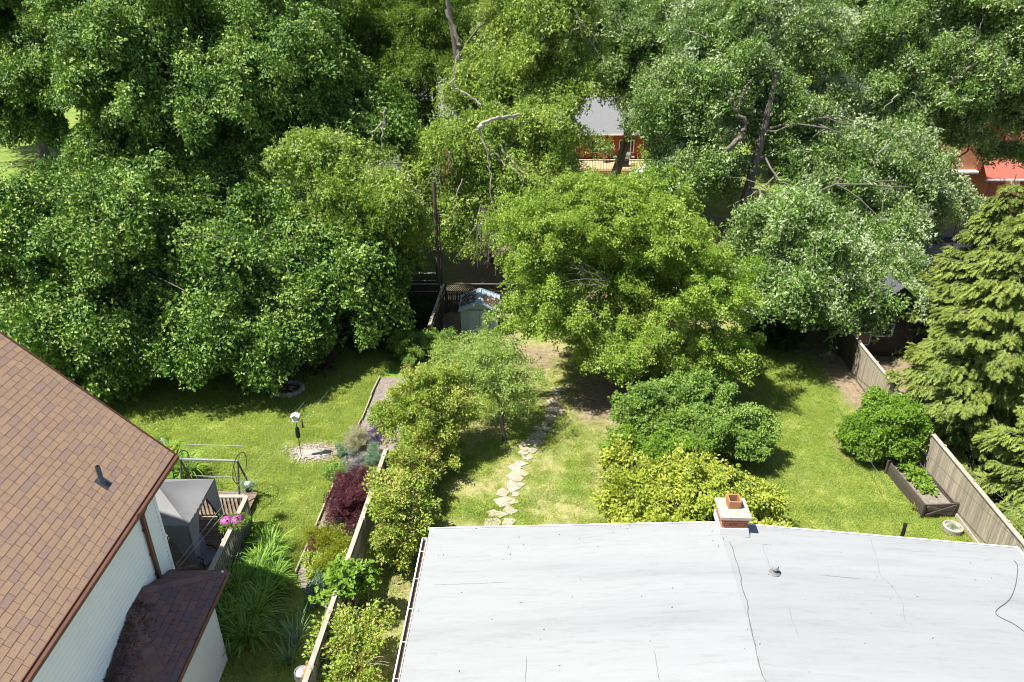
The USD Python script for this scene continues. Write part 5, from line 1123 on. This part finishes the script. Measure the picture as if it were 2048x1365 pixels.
s4 = tree('silver_maple', 'silver maple at the upper right corner over the red brick house', 'tree', (27.5, 51), 14, .4, [E(1760, 70, 51, 4.2, 3.4, 3.4), E(1920, 90, 49.5, 3.6, 3.0, 2.6), E(2030, 170, 48, 2.4, 2.4, 2.2), E(1990, 10, 50, 4.2, 3.2, 2.4), E(1880, 250, 49, 1.8, 1.5, 1.0, .8), E(1650, 60, 52, 3.4, 3, 3), E(2030, 235, 48, 1.5, 1.4, .8, .8), E(1790, 200, 48.5, 2.2, 1.8, 1.2, .9), E(1960, 215, 48, 1.2, 1.0, .7, .7), E(1750, 150, 48.5, 2.2, 1.8, 1.4, .9), E(1870, 175, 48, 2.0, 1.6, 1.1, .9), E(1925, 165, 48, 1.4, 1.2, .8, .8), E(2020, 300, 47.5, 1.5, 1.2, .6, .7), E(1955, 265, 48, 1.2, 1.0, .5, .65)], seed=21, lean=(1.0, 0), fill=.9, **sil)
bs4 = np.array([27.5, 51, 0.0])
dead([(1848, 215), (1900, 165), (1950, 130), (2000, 90), (2060, 20)], 46.8, .30, .12, part='limb', mt='bark', parent=s4, base=bs4)
dead([(1950, 130), (1948, 80), (1975, 20)], 46.8, .12, .05, part='limb', mt='bark', parent=s4, base=bs4)
tree('mulberry_tree', 'wide bright yellow-green tree in the middle of the garden shading the bare soil', 'tree', (5.3, 30.6), 7.2, .2, [(4.7, 31.9, 5.2, 4.0, 3.8, 3.9), E(1090, 600, 29, 1.6, 1.3, 1.5, .7), E(1290, 690, 28.6, 1.5, 1.2, 1.3, .7), E(1430, 600, 28.8, 1.6, 1.3, 1.5, .7), E(1195, 680, 29, 1.3, 1.1, 1.2, .65), E(1350, 470, 30.5, 1.7, 1.5, 1.5, .7), E(1070, 480, 30.5, 1.4, 1.3, 1.4, .7), E(1230, 400, 31.5, 1.5, 1.3, 1.3, .7), E(1440, 700, 28.6, 1.1, .9, 1.0, .6)], 'lime', L['lime'], cr=.75, dens=48, seed=22, lower=-.7, flat=1.5, droop=.3, nlimb=12, twigs=90, s=.8, up=.35, wide=.7, lng=2.9, fill=1.15)
tree('young_locust_tree', 'small light green tree with slim trunk standing beside the flagstone path', 'tree', (-.29, 25.9), 3.4, .09, [(-.8, 26.6, 3.2, 1.5, 1.2, 1.0, .5), E(1035, 795, 26.2, .9, .8, .4, .36), E(940, 760, 27, .8, .6, .5, .4)], 'locust', L['sapling'], dens=40, seed=23, flat=.6, nlimb=8, twigs=30, fill=.8)
tree('young_locust_tree', 'small light green tree just in front of the blue-grey shed', 'tree', (-2.0, 30.4), 2.4, .07, [(-1.9, 30.6, 1.5, 1.6, 1.1, .8, .45), E(970, 680, 31, .6, .6, .6, .36)], 'locust', L['sapling'], dens=42, seed=24, flat=.7, nlimb=8, twigs=30, fill=.85)

def spruce(name, label, base, h, rad, seed, z0=.8):
    r = np.random.default_rng(seed); root = thing(name, label, 'tree', (base[0], base[1], 0), 0, None)
    obj('trunk', MB().tube(curve((0, 0, -.1), (0, 0, h), (.1, .05, 0), 8), np.linspace(.22, .02, 8), 8), M['bark'], root, smooth=60)
    P, X, U, bg = [], [], [], MB(); z = z0
    while z < h-.3:
        n = 6 if z < h*.7 else 4; a0 = r.uniform(0, 6.28)
        for k in range(n):
            a = a0+k*2*np.pi/n+r.normal(0, .2); ln = rad*(1-(z/h)**1.1)**.9*r.uniform(.78, 1.12); 
            if ln < .25: continue
            d = np.array([math.cos(a), math.sin(a), 0]); s_ = np.array([-d[1], d[0], 0])
            t = np.linspace(0, 1, 7); drp = ln*(-.30*t+.13*t**3)+.0; pts = np.outer(t*ln, d)+np.stack([t*0, t*0, z+drp+r.normal(0, .08)], 1)
            bg.tube(pts, np.linspace(.045, .008, 7), 4, False)
            m_ = int(ln/.034)
            for q_ in range(m_):
                f = (q_+.5)/m_
                if f < .22 and r.random() < .7: continue
                p = np.array([np.interp(f, t, pts[:, i]) for i in range(3)]); wd = ln*.30*(1-f)**.7+.12
                for sd in (-1, 1):
                    off = r.uniform(0, 1); X.append(d*(.75+.3*r.random())+s_*sd*(.75-.4*f)+[0, 0, -.30-.45*off+r.normal(0, .2)]); P.append(p+s_*sd*wd*off*.95+d*wd*.25*off+[0, 0, -.22*off*wd+r.normal(0, .05)]); U.append(np.array([0, 0, 1.])+r.normal(0, .4, 3))
            X.append(d+[0, 0, .05]); P.append(pts[-1]-d*.2); U.append(np.array([0, 0, 1.]))
        z += r.uniform(.34, .5)*(1 if z < h*.6 else .8)
    P, X, U = map(np.array, (P, X, U)); obj('branches', bg, M['bark'], root, kind='stuff')
    instancer(str(root.GetPath())+'/needles', SPR['needle'], L['spruce'], P, frames(X, U), r.uniform(.65, 1.15, len(P)))
spruce('spruce_tree', 'spruce beside the raised planter, largest of the three behind the right fence', (18.6, 25.6), 10.5, 4.1, 31)
spruce('spruce_tree', 'spruce with sunlit top boughs next to the blue-rimmed trampoline', (22.4, 33.0), 9.3, 4.2, 32)
spruce('spruce_tree', 'spruce whose lower boughs hang over the fence at the right edge near the pale roof', (19.4, 20.8), 10, 3.5, 33)

# shrubs
shrub('lilac_bush', 'large rounded green lilac bush between the yellow-green hedge and the mulberry tree', 'bush', (7.3, 25.0), [(5.6, 25.6, 1.5, 1.6, 1.3, 1.35), (7.5, 26.0, 1.75, 1.5, 1.3, 1.35), (9.2, 24.3, 1.35, 1.0, 1.0, 1.2), (6.9, 24.4, 1.2, 1.5, 1.0, 1.1)], 'lilac', L['lilac'], cr=.38, dens=125, seed=41, h=2, lng=1.35, fill=1.2)
shrub('yellow_hedge', 'broad yellow-green bush along the back edge of the pale roof, left of the chimney', 'bush', (6.3, 20.6), [(4.1, 20.8, 1.05, 1.3, 1.4, 1.1), (6.0, 21.0, 1.3, 1.7, 1.5, 1.25), (7.9, 20.6, 1.05, 1.2, 1.3, 1.05), (8.9, 19.3, .6, .6, .8, .6), (4.1, 22.7, 1.0, .9, .9, .95), (5.8, 19.0, .8, 2.9, .7, .8)], 'hedge', L['hedge'], cr=.40, dens=85, seed=42, h=1.4)
shrub('green_shrub', 'mid-green shrub filling the corner between the lilac bush and the yellow-green hedge', 'bush', (4.6, 23.6), [(4.5, 23.7, 1.0, .9, .9, 1.0), (5.9, 22.9, 1.2, 1.2, .9, 1.1)], 'lilac', L['green'], cr=.36, dens=120, seed=48, h=1.5, fill=1.2)
shrub('round_bush', 'rounded bright green bush in front of the right fence below the spruce boughs', 'bush', (14.75, 25.1), [(14.7, 25.0, 1.45, 1.35, 1.35, 1.45), (15.3, 24.2, .9, .8, .8, .9), (14.2, 24.6, .9, .9, .9, .9)], 'lilac', L['green'], cr=.32, dens=150, seed=43, h=2, lng=1.25, fill=1.25)
shrub('privet_bush', 'tall yellow-green bush with reddish shoot tips beside the sunlit fence end', 'bush', (-3.6, 24.6), [(-3.45, 25.0, 2.2, 1.7, 1.4, 1.75), (-3.4, 23.6, 1.1, 1.1, 1.0, 1.1), (-3.75, 22.0, 1.3, .8, 1.2, 1.2)], 'bush', L['bush_y'], cr=.40, dens=78, seed=44, h=3, extra_leaf=L['bush_r'], extra_n=420)
shrub('privet_bush', 'yellow-green bush leaning on the board fence left of the roof gutter', 'bush', (-4.0, 19.2), [(-3.75, 19.6, 1.7, 1.05, 1.2, 1.3), (-3.85, 18.6, 1.1, .8, .7, .9)], 'bush', L['bush_y'], cr=.36, dens=88, seed=45, h=2.4, extra_leaf=L['bush_r'], extra_n=220)
shrub('maple_sapling', 'bright maple sapling with large leaves growing over the near fence', 'sapling', (-4.9, 16.3), [(-4.95, 16.35, 1.75, .62, .55, .6), (-4.4, 16.5, 1.65, .4, .4, .45), (-5.5, 16.0, 1.2, .4, .4, .45)], 'bigleaf', L['green'], cr=.3, dens=95, seed=46, h=1.8, s=.7)
bb = shrub('straggly_bush', 'straggly bush with bare pale twigs beside the near fence at the bottom', 'bush', (-4.35, 14.2), [(-4.55, 14.7, 1.5, .75, .9, .75), (-4.0, 13.6, 1.0, .9, .9, .75), (-3.9, 15.0, 1.55, .5, .5, .55)], 'bush', L['bush_y'], cr=.36, dens=120, seed=47, h=1.6, fill=.6)
r = np.random.default_rng(9); tw = MB()
for k in range(46):
    a = r.uniform(0, 6.28); e = np.array([.95*math.cos(a)+.2, 1.3*math.sin(a)*.8-.2, r.uniform(.9, 2.0)])*r.uniform(.7, 1.05); tw.tube(curve((r.normal(0, .1), r.normal(0, .1), 0), e, (0, 0, .35), 7), np.linspace(.016, .004, 7), 4, False)
obj('bare_twigs', tw, M['bark_pale'], bb, kind='stuff')
instancer(str(bb.GetPath())+'/dry_blooms', SPR['tiny'], L['bush_r'], np.stack([r.normal(.35, .35, 90), r.normal(-.1, .5, 90), r.uniform(1.2, 2.0, 90)], 1), frames(r.normal(size=(90, 3)), np.tile([0, 0, 1.], (90, 1))), r.uniform(.3, .6, 90))
def bedplant(name, label, px, py, z, rad, spr, leaf, seed, cr=.3, dens=150, s=.8, **k):
    p = at(px, py, z); return shrub(name, label, 'plant' if 'plant' in name else 'bush', (p[0], p[1]), [(p[0], p[1], z, *rad)], spr, leaf, cr=cr, dens=dens, seed=seed, s=s, stems=4, h=z, stemr=.015, **k)
bedplant('barberry_bush', 'dark purple barberry bush in the flower bed beside the grey fence', 700, 990, .75, (1.1, 1.2, .85), 'tiny', L['purple'], 51, cr=.34, dens=330, s=1.0)
bedplant('dark_red_plant', 'small dark red plant at the lower end of the flower bed edging', 622, 1100, .3, (.3, .45, .3), 'tiny', L['purple'], 52, dens=260)
bedplant('lavender_plant', 'silvery lavender plant behind the purple barberry bush', 712, 926, .4, (.75, .75, .5), 'fern', L['lav'], 53, s=.5)
bedplant('lavender_plant', 'purple-tipped lavender at the shaded upper end of the flower bed', 752, 862, .3, (.4, .7, .35), 'fern', L['lavf'], 54, s=.5)
bedplant('pale_plant', 'cream variegated plant at the bed edging beside the gravel patch', 712, 878, .35, (.65, .85, .5), 'tiny', L['creamy'], 55, dens=200)
bedplant('grey_green_plant', 'grey-green feathery plant in the bed beside the upper fence end', 745, 905, .45, (.6, .95, .55), 'tiny', L['bluegreen'], 56, dens=230)
bedplant('fern_plant', 'bright yellow-green ferny plants filling the lower flower bed', 662, 1108, .35, (.65, .85, .45), 'fern', L['fern'], 57, s=.8, dens=110)
bedplant('lime_plant', 'lime green mound at the corner of the bed below the barberry', 655, 1028, .1, (.24, .28, .14), 'tiny', L['fern'], 58, dens=300, s=.6)
bedplant('low_plant', 'green leafy plants by the fence foot at the end of the flower bed', 640, 1165, .3, (.4, .5, .4), 'bush', L['bluegreen'], 59)
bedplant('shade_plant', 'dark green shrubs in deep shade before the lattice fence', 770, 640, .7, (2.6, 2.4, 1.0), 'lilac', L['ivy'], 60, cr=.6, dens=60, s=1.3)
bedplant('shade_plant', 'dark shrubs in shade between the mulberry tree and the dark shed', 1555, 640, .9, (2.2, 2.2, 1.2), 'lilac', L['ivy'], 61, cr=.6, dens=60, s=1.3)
bedplant('low_plant', 'green shoots at the fence foot just left of the blue-grey shed', 885, 690, .8, (.8, .9, .9), 'bush', L['lilac'], 62, cr=.4)
bedplant('low_plant', 'half-shaded green bush left of the small tree before the shed', 815, 690, .7, (.9, 1.4, .9), 'bush', L['lilac'], 63, cr=.4)
for k_, (px, py, lab, lf, rr) in enumerate([(650, 1075, 'feathery yellow-green plant just below the bare patch of the flower bed', 'fern', .4), (690, 1060, 'pinkish low plant against the fence in the lower flower bed', 'creamy', .32), (636, 1128, 'leafy plant at the narrow lower end of the bed edging', 'bush_y', .35), (672, 1140, 'yellow-green mound beside the fence post top', 'bush_y', .42), (672, 945, 'trailing dark green plant over the bed edging left of the barberry', 'lilac', .35), (740, 945, 'green leafy plant between the barberry and the upper fence end', 'green', .45), (765, 830, 'dark leafy plant in the shaded upper bed under the privet', 'lilac', .5), (690, 900, 'green tuft at the edging by the gravel patch', 'bluegreen', .3), (628, 1190, 'pale weed patch between the bed and the near fence', 'bluegreen', .3)]):
    bedplant('bed_plant', lab, px, py, .25, (rr*1.3, rr*1.6, rr*.95), 'bush' if lf != 'fern' else 'fern', L[lf], 600+k_, cr=.26, dens=170, s=.85)
fl_ = MB()
for k in range(5):
    v, f = leaf_quad(.03, .03, .1); fl_.add(v@Rot.from_euler('z', k*1.2566).as_matrix().T, f)
kx = np.concatenate([rng.uniform(-17, -7.2, 520), rng.uniform(-3.5, 15, 420)]); ky = np.concatenate([rng.uniform(20.8, 31, 520), rng.uniform(18, 33, 420)])
okk = (dirt_at(kx, ky) < .3) & (fbm2(kx, ky, .5, 31) > .46); kx, ky = kx[okk], ky[okk]
instancer('/World/clover', [fl_], L['whitef'], np.stack([kx, ky, np.full(len(kx), .07)], 1), Rot.from_euler('z', rng.uniform(0, 6, len(kx))).as_matrix(), rng.uniform(.35, .75, len(kx)))
setd(stage.GetPrimAtPath('/World/clover'), label='tiny white clover flowers scattered over the lawns', category='clover')
kx = np.concatenate([rng.uniform(-17, -7.2, 170), rng.uniform(-4.4, 15.4, 330)]); ky = np.concatenate([rng.uniform(20.8, 32, 170), rng.uniform(17.5, 34, 330)])
okk = (dirt_at(kx, ky) < .6) & (fbm2(kx, ky, .45, 37) > .45); kx, ky = kx[okk], ky[okk]
instancer('/World/lawn_weeds', SPR['bush'], L['green'], np.stack([kx, ky, np.full(len(kx), .05)], 1), frames(np.stack([rng.normal(size=len(kx)), rng.normal(size=len(kx)), np.full(len(kx), .1)], 1), np.tile([0, 0, 1.], (len(kx), 1))), rng.uniform(.35, .75, len(kx)))
setd(stage.GetPrimAtPath('/World/lawn_weeds'), label='low broad-leaved weeds scattered through the lawns', category='weeds')
# strappy plants
def strap(seed, n, ln, wdt, arch=1.0, stiff=False):
    r = np.random.default_rng(seed); mb = MB()
    for k in range(n):
        a = r.uniform(0, 6.28); d = np.array([math.cos(a), math.sin(a), 0]); l_ = ln*r.uniform(.6, 1.15); t = np.linspace(0, 1, 6); o = np.array([r.normal(0, .07), r.normal(0, .07), 0])
        lean = r.uniform(.35, .95)*arch; x = lean*t**1.3; z = (t*(1-.1*lean) if stiff else t*1.15-.85*lean*t**2.4)
        p = o+np.outer(x*l_, d)+np.outer(z*l_, [0, 0, 1]); s_ = np.array([-d[1], d[0], 0])*wdt*.5; w = np.array([.8, 1, 1, .85, .55, .05])[:, None]
        v = np.vstack([p-s_*w, p+s_*w]); mb.add(v, [[i, i+1, 7+i, 6+i] for i in range(5)])
    return mb
dl = None
ordn = ['first', 'second', 'third', 'fourth', 'fifth', 'sixth', 'seventh', 'eighth', 'ninth', 'tenth', 'eleventh', 'twelfth']
for k, (px, py) in enumerate(sorted([(548, 1130), (520, 1165), (556, 1165), (495, 1190), (535, 1205), (480, 1225), (515, 1240), (470, 1265), (500, 1280), (528, 1142), (468, 1180), (548, 1102)], key=lambda q: q[1])):
    p = at(px-4, py+8, 0); lab = f'arching green daylily clump beside the deck, {ordn[k]} from the far end of the row'
    if dl is None:
        dl = thing('daylily_clump', lab, 'daylily', tuple(p), 0, 'daylilies along the deck'); obj('blades', strap(301, 150, 1.15, .034), L['blade'], dl)
    else: dup(dl, 'daylily_clump', tuple(p), k*1.3, rng.uniform(.85, 1.15), lab)
for k, (px, py, w) in enumerate([(350, 950, 'leftmost'), (378, 955, 'nearest the swing frame leg'), (335, 935, 'touching the roof corner')]):
    p = at(px, py, 0); dup(dl, 'daylily_clump', tuple(p), k*1.7, 1.1, f'daylily clump behind the brown roof corner, the one {w}')
bedplant('deck_side_plant', 'leafy green plants against the deck skirting above the daylilies', 520, 1085, .3, (.45, .8, .35), 'bush', L['green'], 64, cr=.3, s=1.0)
bedplant('deck_side_plant', 'pale green plants at the deck foot beside the addition roof', 488, 1125, .3, (.35, .5, .3), 'bush', L['bluegreen'], 65, cr=.3, s=1.0)
p = at(592, 1290, 0); ir = thing('iris_clump', 'blue-green iris clump with a purple bloom beside the near fence', 'iris', tuple(p)); obj('blades', strap(302, 60, .95, .04, .8, True), L['iris'], ir)
obj('bloom', MB().sph((.05, -.25, .62), .06, 1, (1, 1, .8)).sph((.1, -.2, .58), .05, 1), M['brown_chair'] if False else L['lavf'], ir)
p = at(580, 1325, 0); dup(ir, 'iris_clump', tuple(p), 2.2, .8, 'smaller strappy iris clump just above the steel keg')
p = at(1655, 722, 0); ir2 = thing('hosta_clump', 'variegated strappy plant at the shaded foot of the far right fence', 'plant', tuple(p)); obj('blades', strap(303, 70, .6, .06, 1.0), L['creamy'], ir2)
for k, (px, py, lab) in enumerate([(1828, 1018, 'green strappy weed on the lawn below the raised planter'), (1925, 1028, 'small yellow-green weed at the foot of the right fence')]):
    p = at(px, py, 0); t = thing('weed', lab, 'weed', tuple(p)); obj('blades', strap(310+k, 26, .28, .035, 1.0), L['fern'], t)
p = at(1305, 618, .6); t = thing('storage_bin', 'pale grey bin glimpsed through the leaves of the mulberry tree', 'bin', (p[0], 36.5, 0)); obj('body', MB().box((0, 0, .5), (.8, .6, 1.0)), M['tarp'], t); obj('lid', MB().box((0, 0, 1.03), (.86, .66, .07)), M['white_pl'], t)

# trees far behind
bgd = [(-46, 74, 'left-hand background maple beyond the pale lawn'), (-33, 88, 'background maple behind the upper left maples'), (-21, 95, 'background tree behind the white house roof'), (-8, 92, 'background tree right of the white back house'), (4, 90, 'background tree behind the left end of the grey roof'), (15, 92, 'background tree behind the right end of the grey roof'), (27, 88, 'background tree between the grey-roofed house and the brick house'), (24, 68, 'leafy tree in the gap left of the red brick house'), (-26, 74, 'leafy tree left of the white back house')]
for k, (x, y, lab) in enumerate(bgd):
    tree('background_tree', lab, 'tree', (x, y), 14, .4, [(x, y, 12, 7.5, 6, 7.5)], 'ash', L['maple_y'] if k % 2 else L['silver_y'], cr=2.0, dens=9, seed=400+k, s=1.9, group=None, nlimb=4, twigs=10)
